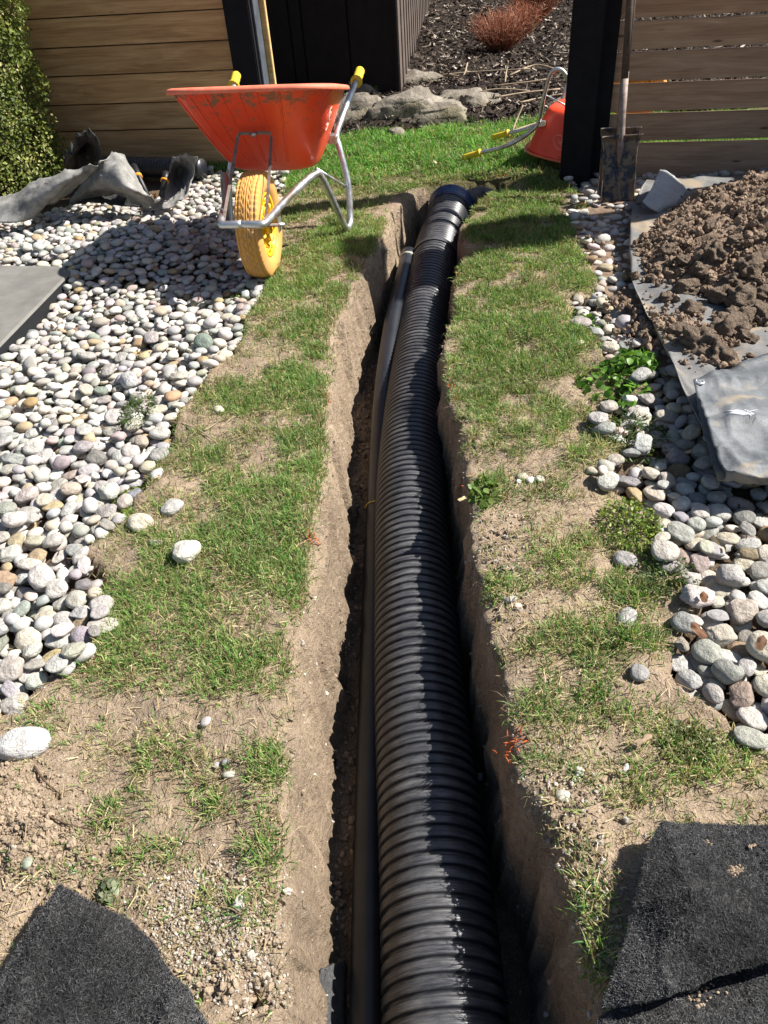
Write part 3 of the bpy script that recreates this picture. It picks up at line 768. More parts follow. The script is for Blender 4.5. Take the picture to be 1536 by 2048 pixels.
pipe = empty('corrugated_pipe', (0, 0, 0)); tag(pipe, 'long large black corrugated drainage pipe lying in the trench', 'pipe')
link('ribbed_wall', mesh_np('ribbed_wall', Vp, tubefaces(n_, sg)), M['corr'], pipe)
s_end = SA[-1]-.004
ss2 = np.arange(s_split, s_end, .0028)
Vp, n_, sg = ribbed(ss2, None, lambda s: RP+.002-.0045*(.5+.5*math.cos(2*math.pi*s/.0225)))
link('fine_ribbed_coupler', mesh_np('fine_ribbed_coupler', Vp, tubefaces(n_, sg)), M['corr'], pipe)
ss3 = np.arange(s_split-.012, s_split+.014, .004)
Vp, n_, sg = ribbed(ss3, None, lambda s: RP+.005)
link('joint_ring', mesh_np('joint_ring', Vp, tubefaces(n_, sg)), M['corr'], pipe)
ss4 = np.arange(s_end-.075, s_end+.008, .004)
Vp, n_, sg = ribbed(ss4, None, lambda s: RP+.004+.0022*math.sin(s*210)+(.006 if s > s_end-.012 else 0))
link('blue_tape_band', mesh_np('blue_tape_band', Vp, tubefaces(n_, sg)), M['blue'], pipe)
Vp, n_, sg = ribbed(np.array([s_end-.02, s_end-.0198, s_end-.0197]), None, lambda s: RP if s < s_end-.0199 else (.06 if s < s_end-.01975 else .03))
link('end_face', mesh_np('end_face', Vp, tubefaces(n_, sg)), M['corr'], pipe)
# narrower grey pipe running on to the right
e0 = Vector(PI_(s_end-.03)); gp = smooth_path([tuple(e0), tuple(at(925, 402, -.085)), tuple(at(948, 393, -.055)), tuple(at(966, 388, -.05)), (.80, 4.37, -.09), (.86, 4.36, -.16)], 60)
rr = [.058-.022*min(1, i/170)+.0025*math.sin(i*1.4) for i in range(len(gp))]
tag(tube('grey_connecting_pipe', gp, rr, M['greycorr'], None, 36), 'narrow grey ribbed pipe joined to the far end of the big black pipe', 'pipe')
# smooth conduit
zc2 = lambda Y: -floor_depth(Y)+.048+.15*float(sstep(2.1, 3.5, np.float64(Y)))
cp_ = px_path([(738, 2048), (741, 1700), (745, 1450), (750, 1200), (754, 1050), (760, 900), (770, 760), (787, 640), (803, 570), (818, 512)], zc2)
s0 = Vector(cp_[0])+(Vector(cp_[0])-Vector(cp_[1])).normalized()*1.2
cpath = smooth_path([tuple(s0)]+[tuple(p) for p in cp_], 10)
cond = empty('smooth_conduit', (0, 0, 0)); tag(cond, 'slim smooth black conduit lying left of the big corrugated pipe', 'pipe')
tube('pipe_wall', cpath, .039, M['conduit'], cond, 32)
e1 = cpath[-1]; e2 = cpath[-4]; dv_ = (e1-e2).normalized()
tube('socket_collar', [e1-dv_*.05, e1-dv_*.045, e1+dv_*.01, e1+dv_*.012], [.04, .045, .045, .038], M['conduit'], cond, 32)
tube('sealing_ring', [e1-dv_*.055, e1-dv_*.051], [.0455, .0455], M['white'], cond, 32)
ci = cpath[int(len(cpath)*.52)]
tube('tie_string', smooth_path([tuple(ci+Vector((.042*math.cos(a), 0.004*math.sin(3*a), .042*math.sin(a)))) for a in np.linspace(2.9, -.2, 8)], 3), .0016, M['yellow'], cond, 5)
# pipe along the left fence
q0 = at(175, 330, .055); q1 = at(405, 338, .055)
dpath = [Vector(q0).lerp(Vector(q1), t) for t in np.linspace(0, 1, 240)]
dr = [.058-.004*(1 if (i % 6) < 2 else 0) for i in range(240)]
dp = tube('corrugated_pipe', dpath, dr, M['corr'], None, 32); tag(dp, 'short black corrugated pipe lying along the foot of the left fence', 'pipe')
pil = empty('arbour_pillar', (3.25, 3.83, 0), R(7)); tag(pil, 'black stained timber arbour pillar standing right of the earth heap', 'pillar')  # unseen pillar, added only for its shadow band across the lawn
box('pillar_core', .3, .36, 3.3, M['blackpost'], pil, (0, 0, 1.6), (0, 0, 0), .01); box('pillar_foot', .36, .42, .2, M['blackpost'], pil, (0, 0, .09), (0, 0, 0), .01)
box('pillar_cap', .38, .44, .05, M['blackpost'], pil, (0, 0, 3.28), (0, 0, 0), .01)

# ------------------------------------------------------------------ rounded / rough stone meshes
def ico(sub):
    bm = bmesh.new(); bmesh.ops.create_icosphere(bm, subdivisions=sub, radius=1.0)
    V = np.array([v.co[:] for v in bm.verts]); F = np.array([[v.index for v in f.verts] for f in bm.faces]); bm.free(); return V, F
I2, I3, I4, I1 = ico(2), ico(3), ico(4), ico(1)
def pebble_shape(seed, base, angular=.0):
    V, F = base; V = V.copy()
    n = V/np.linalg.norm(V, axis=1)[:, None]
    d = 1+.16*vnoise(n+seed*3.1, 1.0, seed)+.06*vnoise(n+seed, 2.3, seed+5)
    p = .86 if not angular else .7
    V = np.sign(n)*np.abs(n)**(p if seed % 3 else .95)
    V *= d[:, None]
    r_ = np.random.default_rng(seed+50)
    for _ in range(3+5*(1 if angular else 0)):
        pn_ = r_.normal(0, 1, 3); pn_ /= np.linalg.norm(pn_); ex_ = V@pn_-r_.uniform(.66, .92); V = V-np.outer(np.clip(ex_, 0, None)*(.9 if angular else .6), pn_)
    if angular: V *= (1+.12*fbm(n+seed, 3.0, 3, seed+9))[:, None]
    return V, F
PS3 = [pebble_shape(i, I3, i % 4 == 3) for i in range(14)]; PS2 = [pebble_shape(i, I2, i % 4 == 3) for i in range(14)]
PCOL = [((.60, .58, .55), .34, 'pale grey'), ((.52, .515, .51), .22, 'mid grey'), ((.64, .59, .50), .22, 'cream'), ((.52, .41, .27), .04, 'tan'),
        ((.33, .36, .32), .03, 'greenish'), ((.50, .41, .38), .035, 'pinkish'), ((.36, .355, .35), .07, 'dark grey'), ((.40, .29, .17), .015, 'rust brown'), ((.70, .68, .64), .03, 'white')]
cum = np.cumsum([c[1] for c in PCOL]); cum /= cum[-1]

# earth heap shape (needed before the pebbles)
HC = np.array([2.02, 2.92]); HR = .86; HH = .36
def heap_h(x, y):
    x = np.asarray(x, float); y = np.asarray(y, float)
    q = np.column_stack([x.ravel(), y.ravel()])
    r = np.hypot(x-HC[0], (y-HC[1])*1.02)+fbm(q, 2.6, 3, 101).reshape(x.shape)*.09
    h = HH*np.clip(1-r/HR, 0, 1)**.92
    h = h*(1-.12*np.exp(-(r/.3)**2))
    return h
# tarpaulin outlines
tarp_left = [(1292, 372), (1268, 415), (1258, 480), (1262, 560), (1284, 620), (1306, 660), (1336, 725), (1362, 790), (1395, 850), (1420, 900)]
tl_w = [tuple(at(*p, .04)[:2]) for p in tarp_left]
tarp_area = tl_w+[tuple(at(1600, 960, .04)[:2]), (3.0, 2.2), (3.0, 4.05), tuple(at(1420, 378, .03)[:2])]
fold_px = [(1384, 768), (1410, 850), (1432, 930), (1446, 966), (1640, 962), (1640, 660), (1500, 722), (1425, 752)]
fold_w = [tuple(at(*p, .06)[:2]) for p in fold_px]
paver_px = [(-420, 527), (118, 532), (146, 541), (-8, 700), (-420, 1010)]
paver_w = [tuple(at(*p, .044)[:2]) for p in paver_px]
cloth_area = [tuple(at(*p)[:2]) for p in [(-60, 452), (60, 440), (140, 405), (200, 395), (290, 415), (370, 405), (395, 345), (200, 318), (60, 330), (-60, 380)]]
HGs = .006; hx0, hy0 = -3.4, .5; HM = np.zeros((int(6.2/HGs), int(5.3/HGs)), np.float32)
gx = hx0+np.arange(HM.shape[0])*HGs; gy = hy0+np.arange(HM.shape[1])*HGs
GXX, GYY = np.meshgrid(gx, gy, indexing='ij'); HM[:] = ground_z(GXX.ravel(), GYY.ravel()).reshape(HM.shape)
G0 = HM.copy()
peb = []
def drop_pebbles(poly, mask, n, smin, smax, excl, xr, yr, edge=.9):
    q = rng.uniform(0, 1, (n*30, 2))*[xr[1]-xr[0], yr[1]-yr[0]]+[xr[0], yr[0]]
    q = q[inpoly(q[:, 0], q[:, 1], poly)]
    px, py, z = proj(np.column_stack([q, np.zeros(len(q))]))
    ok = (px > -60) & (px < 1600) & (py > 250) & (py < 2100)
    for e in excl: ok &= ~(inpoly(q[:, 0], q[:, 1], e[0]) & (polydist(q[:, 0], q[:, 1], e[0]) > e[1]))
    ok &= trench_sdf(q[:, 0], q[:, 1]) < -.1
    q = q[ok]; k = 0; cand = 7
    for it in range(n):
        if k+cand > len(q): break
        a = smin+(smax-smin)*rng.beta(1.3, 2.6)-.004*(rng.uniform() < .2); b = a*rng.uniform(.62, .95); c = b*rng.uniform(.42, .72)
        best = None
        for _ in range(cand):
            x, y = q[k]; k += 1; yaw = rng.uniform(0, math.pi)
            r_ = a*1.0; i0 = int((x-r_-hx0)/HGs); i1 = int((x+r_-hx0)/HGs)+1; j0 = int((y-r_-hy0)/HGs); j1 = int((y+r_-hy0)/HGs)+1
            if i0 < 0 or j0 < 0 or i1 >= HM.shape[0] or j1 >= HM.shape[1]: continue
            xx = gx[i0:i1, None]-x; yy = gy[None, j0:j1]-y; cy, sy = math.cos(yaw), math.sin(yaw)
            e = ((xx*cy+yy*sy)/a)**2+((-xx*sy+yy*cy)/b)**2; m_ = e < .86
            pr = c*np.sqrt(np.clip(1-e, 0, 1)); sub = HM[i0:i1, j0:j1]
            zz = float((sub+pr)[m_].max()) if m_.any() else 0
            zz2 = float(np.percentile((sub+pr)[m_], 88)) if m_.any() else 0
            sc0 = zz2-float(G0[min(int((x-hx0)/HGs), HM.shape[0]-1), min(int((y-hy0)/HGs), HM.shape[1]-1)])
            if best is None or sc0 < best[-1]: best = (zz2, x, y, yaw, i0, i1, j0, j1, pr, m_, e, sc0)
        if best is None: continue
        z, x, y, yaw, i0, i1, j0, j1, pr, m_, e, _s = best
        sub = HM[i0:i1, j0:j1]; mm = e < 1
        sub[mm] = np.maximum(sub[mm], (z+pr)[mm])
        peb.append((x, y, z, a, b, c, yaw))
excl_common = [(paver_w, -.01), (cloth_area, .05)]
drop_pebbles(left_bed, None, 1650, .019, .040, excl_common, (-3.1, -.2), (.8, 3.0))
drop_pebbles(left_bed, None, 2600, .018, .036, excl_common, (-3.1, -.2), (2.8, 5.6))
ex2 = [(tarp_area, .12), (fold_w, .10)]
drop_pebbles(right_bed, None, 1600, .019, .042, ex2, (.6, 2.7), (.7, 4.6))
# sparse stones on the bare lip of the beds
for (px_, py_, s_) in [(345, 1020, .034), (282, 1046, .036), (222, 1028, .05), (310, 1085, .018), (180, 1163, .026), (150, 1185, .03), (188, 1247, .034), (178, 1210, .03),
                       (30, 1405, .036), (120, 1322, .045), (355, 795, .026), (437, 825, .024), (325, 872, .024), (385, 770, .018), (340, 890, .03), (315, 955, .026),
                       (413, 1450, .014), (452, 1525, .010), (458, 1550, .012), (432, 1530, .008), (1045, 952, .018), (1060, 960, .016), (1080, 958, .014), (1038, 962, .012),
                       (1250, 1125, .03), (1230, 925, .03), (1220, 960, .032), (1185, 945, .02), (1375, 1310, .03), (1385, 1370, .035), (1252, 1240, .03), (1415, 1290, .022),
                       (1205, 635, .035), (1190, 600, .03), (1160, 690, .02), (1275, 700, .03), (1465, 1320, .045), (1500, 1440, .028), (1380, 1345, .03), (1500, 1400, .02),
                       (1160, 1540, .012), (1125, 1590, .016), (1278, 1350, .024), (965, 1345, .014), (1020, 1202, .014), (1035, 1215, .010), (58, 1733, .014), (480, 1810, .014)]:
    w_ = at(px_, py_); peb.append((w_[0], w_[1], float(ground_z(w_[0], w_[1])[0])+s_*.28, s_, s_*.75, s_*.5, rng.uniform(0, 3.1)))
PB = np.array(peb)
ppx, ppy, ppz = proj(PB[:, :3]); size = PB[:, 3]/ppz*FPX*2
vis = (ppx > -20) & (ppx < 1556) & (ppy > 0) & (ppy < 2060)
# buried ones do not count as seen: compare with the height map above them
top = np.array([HM[np.clip(int((x-hx0)/HGs), 0, HM.shape[0]-1), np.clip(int((y-hy0)/HGs), 0, HM.shape[1]-1)] if y > hy0 else -9 for x, y in PB[:, :2]])
seen = vis & (PB[:, 2]+PB[:, 5] > top-.012)
order = np.argsort(-(size*seen)); single = set(order[:292].tolist())
sharedm = {}
for i, (V, F) in enumerate(PS3):
    me = mesh_np('pebble', V, F); me.materials.append(M['peb']); sharedm[i] = me
acc = Acc()
def rotm(a, b, c):
    return np.array(Euler((a, b, c)).to_matrix())
green_done = 0
for i, (x, y, z, a, b, c, yaw) in enumerate(PB):
    ci = int(np.searchsorted(cum, rng.uniform())); base, _, cname = PCOL[min(ci, len(PCOL)-1)]
    jit = rng.uniform(.70, 1.14); cc = np.clip(np.array(base)*jit*.81+rng.normal(0, .012, 3), .03, .9)
    tx, ty = rng.normal(0, .16), rng.normal(0, .16)
    k_ = int(rng.integers(0, 14)); cc = cc*[1.0, .985, .95]
    if i in single:
        o = bpy.data.objects.new('pebble', sharedm[k_]); COL.objects.link(o)
        o.location = (x, y, z); o.scale = (a, b, c); o.rotation_euler = (tx, ty, yaw); o.color = (*cc, 1)
        side = 'left' if x < 0 else 'right'
        rough_ = k_ % 4 == 3; pq = np.array([x]), np.array([y])
        shp = 'rough edged' if rough_ else ('oval' if b/a < .74 else 'rounded'); sz_ = 'large ' if a > .037 else ('small ' if a < .028 else '')
        if side == 'left':
            if polydist(*pq, paver_w)[0] < .2: pl = 'by the paving slab'
            elif polydist(*pq, left_bed[:18], False)[0] < .09: pl = 'on the left bed edge by the lawn'
            elif ppx[i] < 110: pl = 'at the %s left photo border' % ('lower' if ppy[i] > 1150 else 'middle')
            elif ppy[i] > 1000: pl = 'in the near left bed'
            elif ppy[i] > 800: pl = 'in the middle left bed'
            else: pl = 'in the far left bed'
        else:
            if polydist(*pq, fold_w)[0] < .1: pl = 'against the folded tarpaulin'
            elif polydist(*pq, right_bed[:23], False)[0] < .08: pl = 'on the right bed edge by the lawn'
            elif ppx[i] > 1440: pl = 'at the right photo border'
            elif ppy[i] > 1000: pl = 'in the near right bed'
            else: pl = 'in the far right bed'
        nr_ = ''
        for nm_, fx_, fr__ in (('near the barrow wheel', at(520, 540), .45), ('near the lone cream pebble', at(372, 1103), .3), ('near the lone oval pebble', at(45, 1490), .35), ('beside the glossy weed', at(1225, 760), .3), ('beside the feathery weed', at(1262, 1048), .2), ('near the shovels', at(1232, 400), .3)):
            if math.hypot(x-fx_[0], y-fx_[1]) < fr__: nr_ = ', '+nm_; break
        lab = '%s%s %s pebble %s%s' % (sz_, cname, shp, pl, nr_)
        if len(lab.split()) > 16: lab = lab[len(sz_):]
        if len(lab.split()) > 16: lab = lab.replace(' by the lawn', '')
        if len(lab.split()) > 16: lab = lab.replace(' rough edged', ' rough')
        tag(o, lab, 'pebble', 'river pebbles in the %s stone bed' % side)
    else:
        sz = size[i]; V, F = (PS2[k_] if sz > 14 else PS2[k_])
        Rm = rotm(tx, ty, yaw); acc.add((V*[a, b, c])@Rm.T+[x, y, z], F, cc)
o = acc.build('pebble_bed', M['pebs']); tag(o, 'beds of small pale river pebbles on both sides of the lawn', 'pebbles', None, 'stuff')
# two pebbles that lie apart on the lawn
for px_, py_, s_, c_, lab, k_, rz in [(372, 1103, (.040, .033, .026), (.66, .62, .54), 'cream pebble sitting alone on the grass left of the trench', 3, .9),
                                  (45, 1490, (.052, .034, .028), (.50, .49, .475), 'large pale oval pebble alone on bare earth at the left', 1, .35)]:
    w_ = at(px_, py_, .02); o = bpy.data.objects.new('pebble', sharedm[k_]); COL.objects.link(o); o.location = (w_[0], w_[1], .02); o.scale = s_
    o.rotation_euler = (.15, .1, rz); o.color = (*c_, 1); tag(o, lab, 'pebble')

# ------------------------------------------------------------------ paving slab at the left
zt = .047; n = len(paver_w); V = []
def inset(poly, d):
    c = np.mean(poly, axis=0); return [tuple(np.array(p)+(c-np.array(p))/np.linalg.norm(c-np.array(p))*d) for p in poly]
pi_ = inset(paver_w, .012)
V = [(x, y, zt) for x, y in pi_]+[(x, y, zt-.008) for x, y in paver_w]
slab = empty('paving_slab', (paver_w[2][0], paver_w[2][1], 0)); tag(slab, 'weathered grey paving slab at the left edge among the pebbles', 'slab')
off = np.array([paver_w[2][0], paver_w[2][1], 0])
F4 = [[i, n+i, n+(i+1) % n, (i+1) % n] for i in range(n)]
me = bpy.data.meshes.new('slab_top'); me.from_pydata([tuple(np.array(v)-off) for v in V], [], [list(range(n))[::-1]]+F4); me.update(); link('slab_top', me, M['slate'], slab)
V = [(x, y, zt-.0081) for x, y in inset(paver_w, .002)]+[(x, y, -.03) for x, y in inset(paver_w, .002)]
me = bpy.data.meshes.new('slab_edge'); me.from_pydata([tuple(np.array(v)-off) for v in V], [], F4); me.update(); link('slab_edge', me, M['slateside'], slab)

# ------------------------------------------------------------------ cloths and sheets
def sheet(name, rows, mat, label=None, cat=None, thick=.003, up=12, noise=(.006, 9), seed=1, parent=None, edge=.004, fine=0.0, modf=None):
    """rows of (px, py, z) control points, smoothly interpolated"""
    W_ = np.array([[at(*p) for p in r] for r in rows])
    def cr(A, n):
        out = []
        N = len(A)
        for i in range(N-1):
            p0 = A[i-1] if i > 0 else 2*A[0]-A[1]; p1 = A[i]; p2 = A[i+1]; p3 = A[i+2] if i+2 < N else 2*A[-1]-A[-2]
            for k in range(n):
                t = k/n; out.append(.5*(2*p1+(p2-p0)*t+(2*p0-5*p1+4*p2-p3)*t*t+(-p0+3*p1-3*p2+p3)*t**3))
        out.append(A[-1]); return np.array(out)
    A = cr(W_, up); A = cr(A.transpose(1, 0, 2), up).transpose(1, 0, 2)
    nu, nv = A.shape[:2]; P = A.reshape(-1, 3)
    nz = fbm(P, noise[1], 4, seed); P = P+np.column_stack([nz*0, nz*0, nz*noise[0]])
    if fine: P = P+np.column_stack([vnoise(P, 70, seed+3), vnoise(P, 70, seed+4), vnoise(P, 70, seed+5)])*fine
    # folds: ridged noise
    rd = 1-np.abs(vnoise(P*[1, 1.7, 1], noise[1]*.8, seed+8)); rd2 = 1-np.abs(vnoise(P*[1.6, .8, 1], noise[1]*1.7, seed+18)); P[:, 2] += (rd**9)*noise[0]*1.8+(rd2**9)*noise[0]*.8
    if modf is not None: P = modf(P)
    ij = np.indices((nu, nv)).reshape(2, -1).T; eb = (ij[:, 0] == 0) | (ij[:, 0] == nu-1) | (ij[:, 1] == 0) | (ij[:, 1] == nv-1)
    P[eb] += np.column_stack([vnoise(P[eb], 45, seed+20), vnoise(P[eb], 45, seed+21), vnoise(P[eb], 45, seed+22)*.3])*edge
    o = link(name, mesh_np(name, P, grid_faces(nu, nv)), mat, parent)
    if thick: sm = o.modifiers.new('thick', 'SOLIDIFY'); sm.thickness = thick; sm.offset = 0
    if label: tag(o, label, cat)
    return o
# big tarpaulin under the heap: raised over the pebbles
tx_ = np.linspace(0, 1, 46)
lft = smooth_path([(*p, 0) for p in tl_w], 6); lft = np.array([tuple(p) for p in lft])[:, :2]
nl = len(lft); Vt = []
for i in range(nl):
    fr_ = i/(nl-1); rgt = np.array([3.0, 4.0-1.9*fr_])
    for t in tx_:
        tt = t**2.2; p = lft[i]*(1-tt)+rgt*tt; Vt.append((p[0], p[1], 0))
Vt = np.array(Vt); nz = fbm(Vt, 6, 4, 200); rd = 1-np.abs(vnoise(Vt*[1, .6, 1], 9, 201))
hgt = np.array([HM[np.clip(int((x-hx0)/HGs), 0, HM.shape[0]-1), np.clip(int((y-hy0)/HGs), 0, HM.shape[1]-1)] for x, y in Vt[:, :2]])
Vt[:, 2] = .058+nz*.006+rd**5*.012
Vt[:, 2] += .01*np.exp(-((np.tile(tx_, nl))/.05)**2)*np.sin(np.repeat(np.arange(nl), len(tx_))*.33)
tarp = link('tarpaulin', mesh_np('tarpaulin', Vt, grid_faces(nl, len(tx_))), M['tarp']); sm = tarp.modifiers.new('thick', 'SOLIDIFY'); sm.thickness = .003
tag(tarp, 'grey tarpaulin spread over the pebbles beneath the heap of dug earth', 'tarpaulin')
fl = sheet('corner_flap', [[(1320, 339, .165), (1335, 343, .15), (1362, 366, .09), (1388, 400, .03)], [(1311, 358, .15), (1327, 366, .13), (1352, 386, .085), (1378, 408, .03)], [(1302, 378, .135), (1316, 392, .115), (1338, 407, .08), (1360, 414, .03)], [(1284, 404, .11), (1298, 416, .09), (1318, 426, .06), (1336, 424, .03)]], M['tarplight'], None, None, .002, 8, (.0015, 12), 3, tarp, .0015)
# folded over corner in front
def foldmod(P):
    return P
fold = sheet('folded_tarpaulin', [[(1386, 768, .125), (1430, 752, .12), (1500, 722, .12), (1660, 655, .13)],
                                  [(1404, 822, .12), (1450, 812, .115), (1520, 796, .11), (1680, 760, .12)],
                                  [(1422, 880, .115), (1470, 875, .11), (1540, 866, .105), (1700, 850, .11)],
                                  [(1436, 925, .115), (1490, 925, .11), (1560, 925, .105), (1720, 920, .10)],
                                  [(1449, 950, .10), (1500, 958, .10), (1570, 955, .10), (1720, 950, .10)],
                                  [(1446, 967, .068), (1500, 968, .07), (1580, 966, .07), (1730, 962, .07)]], M['tarpfold'],
             'stiff folded over tarpaulin corner with earth stains, lying on pebbles at right', 'tarpaulin', .004, 9, (.009, 8), 12)
sheet('under_layer', [[(1390, 790, .07), (1500, 745, .07), (1660, 690, .07)], [(1404, 850, .065), (1520, 820, .065), (1680, 800, .065)], [(1425, 930, .06), (1540, 915, .06), (1700, 900, .06)], [(1438, 962, .058), (1560, 955, .058), (1700, 950, .058)]],
      M['tarpfold'], None, None, .003, 7, (.003, 9), 13, fold)
for px_, py_, z_ in ((1399, 764, .136), ):
    c = at(px_, py_, z_); ring_ = [(c[0]+.011*math.cos(a), c[1]+.011*math.sin(a), c[2]) for a in np.linspace(0, 2*math.pi, 25)]
    tube('eyelet', ring_, .0035, M['alu'], fold, 8, False)
c = at(1313, 365, .165); tube('eyelet', [(c[0]+.008*math.cos(a), c[1]-.004, c[2]+.008*math.sin(a)) for a in np.linspace(0, 2*math.pi, 21)], .0022, M['alu'], tarp, 8, False)
# white scrape on the fold
a_ = Acc()
for k in range(9):
    p0 = (1452+rng.uniform(-4, 8), 820+rng.uniform(-6, 8)); pts = [at(p0[0]+t*rng.uniform(50, 66), p0[1]+8*t*t*rng.uniform(.5, 2.2)-t*3, .128+.003*k/9) for t in np.linspace(0, 1, 6)]
    Vs, F4_, F3_ = tube_arrays(pts, [.0004, .002, .0024, .0022, .0016, .0003], 5); a_.add(Vs, [F4_, F3_])
k = Mt('white_scrape', .7, .3); k.col((.62, .64, .66)); a_.build('scrape_mark', k.m, fold)

# black geotextile pieces at the bottom corners
g1 = sheet('geotextile', [[(128, 1782, .022), (190, 1812, .024), (262, 1848, .02)], [(70, 1850, .022), (200, 1868, .03), (308, 1892, .022)], [(20, 1930, .02), (200, 1950, .036), (345, 1950, .02)],
                     [(-60, 2010, .02), (180, 2040, .03), (400, 2020, .018)], [(-140, 2120, .02), (150, 2160, .025), (450, 2130, .012)]], M['geo'],
      'piece of black felt geotextile with a sharp corner at the lower left', 'geotextile', .005, 14, (.009, 5), 31, None, .003, .0012)
def rfold(P):
    return P
g2 = sheet('geotextile', [[(1322, 1648, .055), (1390, 1655, .035), (1480, 1652, .03), (1640, 1662, .03)],
                     [(1298, 1690, .06), (1380, 1690, .045), (1480, 1700, .035), (1650, 1710, .03)],
                     [(1280, 1760, .055), (1370, 1770, .065), (1480, 1770, .04), (1650, 1780, .035)],
                     [(1262, 1830, .04), (1360, 1845, .07), (1480, 1830, .055), (1650, 1820, .04)],
                     [(1248, 1890, .035), (1350, 1900, .06), (1470, 1885, .075), (1650, 1850, .07)],
                     [(1222, 1960, .035), (1330, 1968, .075), (1460, 1925, .085), (1650, 1885, .07)],
                     [(1205, 2020, .03), (1318, 1996, .07), (1450, 1948, .075), (1650, 1905, .06)]], M['geo'],
      'thick black felt geotextile folded over at the lower right corner', 'geotextile', .007, 12, (.011, 5), 33, None, .003, .0010)
g3_ = sheet('lower_layer', [[(1300, 1985, .012), (1400, 1960, .012), (1500, 1900, .012), (1640, 1860, .012)], [(1200, 2040, .012), (1380, 2040, .016), (1500, 2020, .022), (1640, 2010, .02)], [(1180, 2140, .012), (1380, 2140, .016), (1500, 2150, .016), (1640, 2150, .016)]],
      M['geo'], None, None, .006, 10, (.005, 9), 35, g2, .003, .001)
sheet('lining_strip', [[(640, 1940, -.30), (662, 1932, -.36), (692, 1922, -.415)], [(632, 2000, -.30), (655, 2000, -.36), (690, 2000, -.42)], [(622, 2090, -.30), (650, 2090, -.36), (688, 2090, -.42)], [(612, 2200, -.30), (645, 2200, -.36), (686, 2200, -.42)]],
      M['geo'], 'narrow strip of black felt lining in the near left foot of the trench', 'geotextile', .004, 8, (.003, 12), 51)

def fibres(o, n, seed, L0=.004, L1=.011):
    r_ = np.random.default_rng(seed); me = o.data; N = len(me.vertices); co = np.empty(N*3, np.float32); me.vertices.foreach_get('co', co); co = co.reshape(-1, 3)
    k_ = len(me.polygons); idx = np.empty(len(me.loops), np.int32); me.loops.foreach_get('vertex_index', idx); f = idx.reshape(-1, 4)[r_.integers(0, k_, n)]
    a_, b_ = r_.uniform(0, 1, (n, 1)), r_.uniform(0, 1, (n, 1)); p = (co[f[:, 0]]*(1-a_)+co[f[:, 1]]*a_)*(1-b_)+(co[f[:, 3]]*(1-a_)+co[f[:, 2]]*a_)*b_
    global rng; old = rng; rng = r_
    cc_ = np.array([(.035, .035, .037), (.06, .06, .06), (.12, .12, .118), (.014, .014, .014)])[r_.choice(4, n, p=[.3, .3, .12, .28])]*(1+.6*fbm(p, 9, 3, 95))[:, None].clip(.3, 2)
    V_, F_, C_ = slivers(n, p+[0, 0, .0055]+r_.uniform(0, .0015, (n, 1))*[0, 0, 1], r_.uniform(L0, L1, n), r_.uniform(.0004, .0009, n), cc_, .25); rng = old
    me2 = mesh_np('felt_fibres', V_, F_, False); set_col(me2, C_); q = link('felt_fibres', me2, M['chips'], o); q['kind'] = 'stuff'
# weathered weed cloth pile by the left fence
wc_ = sheet('weed_cloth', [[(-60, 400, .10), (20, 392, .14), (80, 362, .22), (140, 345, .26), (196, 332, .30)], [(-60, 425, .08), (20, 412, .12), (85, 385, .19), (135, 362, .24), (190, 345, .25)],
                     [(-60, 448, .05), (20, 446, .06), (66, 440, .055), (110, 405, .12), (150, 380, .16)]], M['weedcloth'],
      'long grey strip of weathered weed cloth draped down to the left', 'weed cloth', .004, 9, (.011, 7), 41)
wc2 = sheet('weed_cloth', [[(200, 334, .27), (238, 308, .30), (262, 335, .22), (272, 350, .18)], [(170, 365, .17), (225, 345, .26), (265, 370, .2), (290, 385, .14)],
                     [(140, 402, .06), (195, 378, .16), (245, 380, .18), (312, 405, .07)], [(145, 410, .04), (190, 395, .07), (240, 395, .09), (290, 417, .04)]], M['weedcloth'],
      'peaked grey sheet of weathered weed cloth in the middle of the pile', 'weed cloth', .004, 9, (.012, 7), 42)
sheet('dark_lining', [[(145, 385, .10), (200, 380, .10), (250, 382, .10), (290, 400, .06)], [(130, 412, .03), (190, 412, .04), (240, 415, .04), (290, 420, .03)]], M['weedblack'], None, None, .003, 9, (.014, 12), 43, wc2)
sheet('weed_cloth', [[(345, 318, .22), (366, 316, .24), (395, 312, .26)], [(335, 355, .14), (362, 350, .10), (388, 345, .16)], [(325, 398, .05), (352, 396, .05), (374, 390, .08)], [(290, 416, .035), (322, 420, .03), (352, 412, .04)]], M['weedcloth'],
      'upright folded weed cloth flap at the right end of the pile', 'weed cloth', .004, 8, (.012, 8), 44)
sheet('weed_cloth', [[(150, 282, .38), (170, 270, .42), (192, 280, .40), (202, 296, .36)], [(140, 310, .30), (165, 290, .26), (190, 300, .28), (204, 318, .28)], [(130, 336, .2), (155, 325, .16), (180, 325, .17), (200, 336, .2)], [(142, 348, .12), (160, 346, .10), (180, 345, .10), (190, 342, .14)]], M['weedblack'],
      'crumpled black weed cloth standing up beside the clipped shrub', 'weed cloth', .004, 9, (.022, 11), 45)
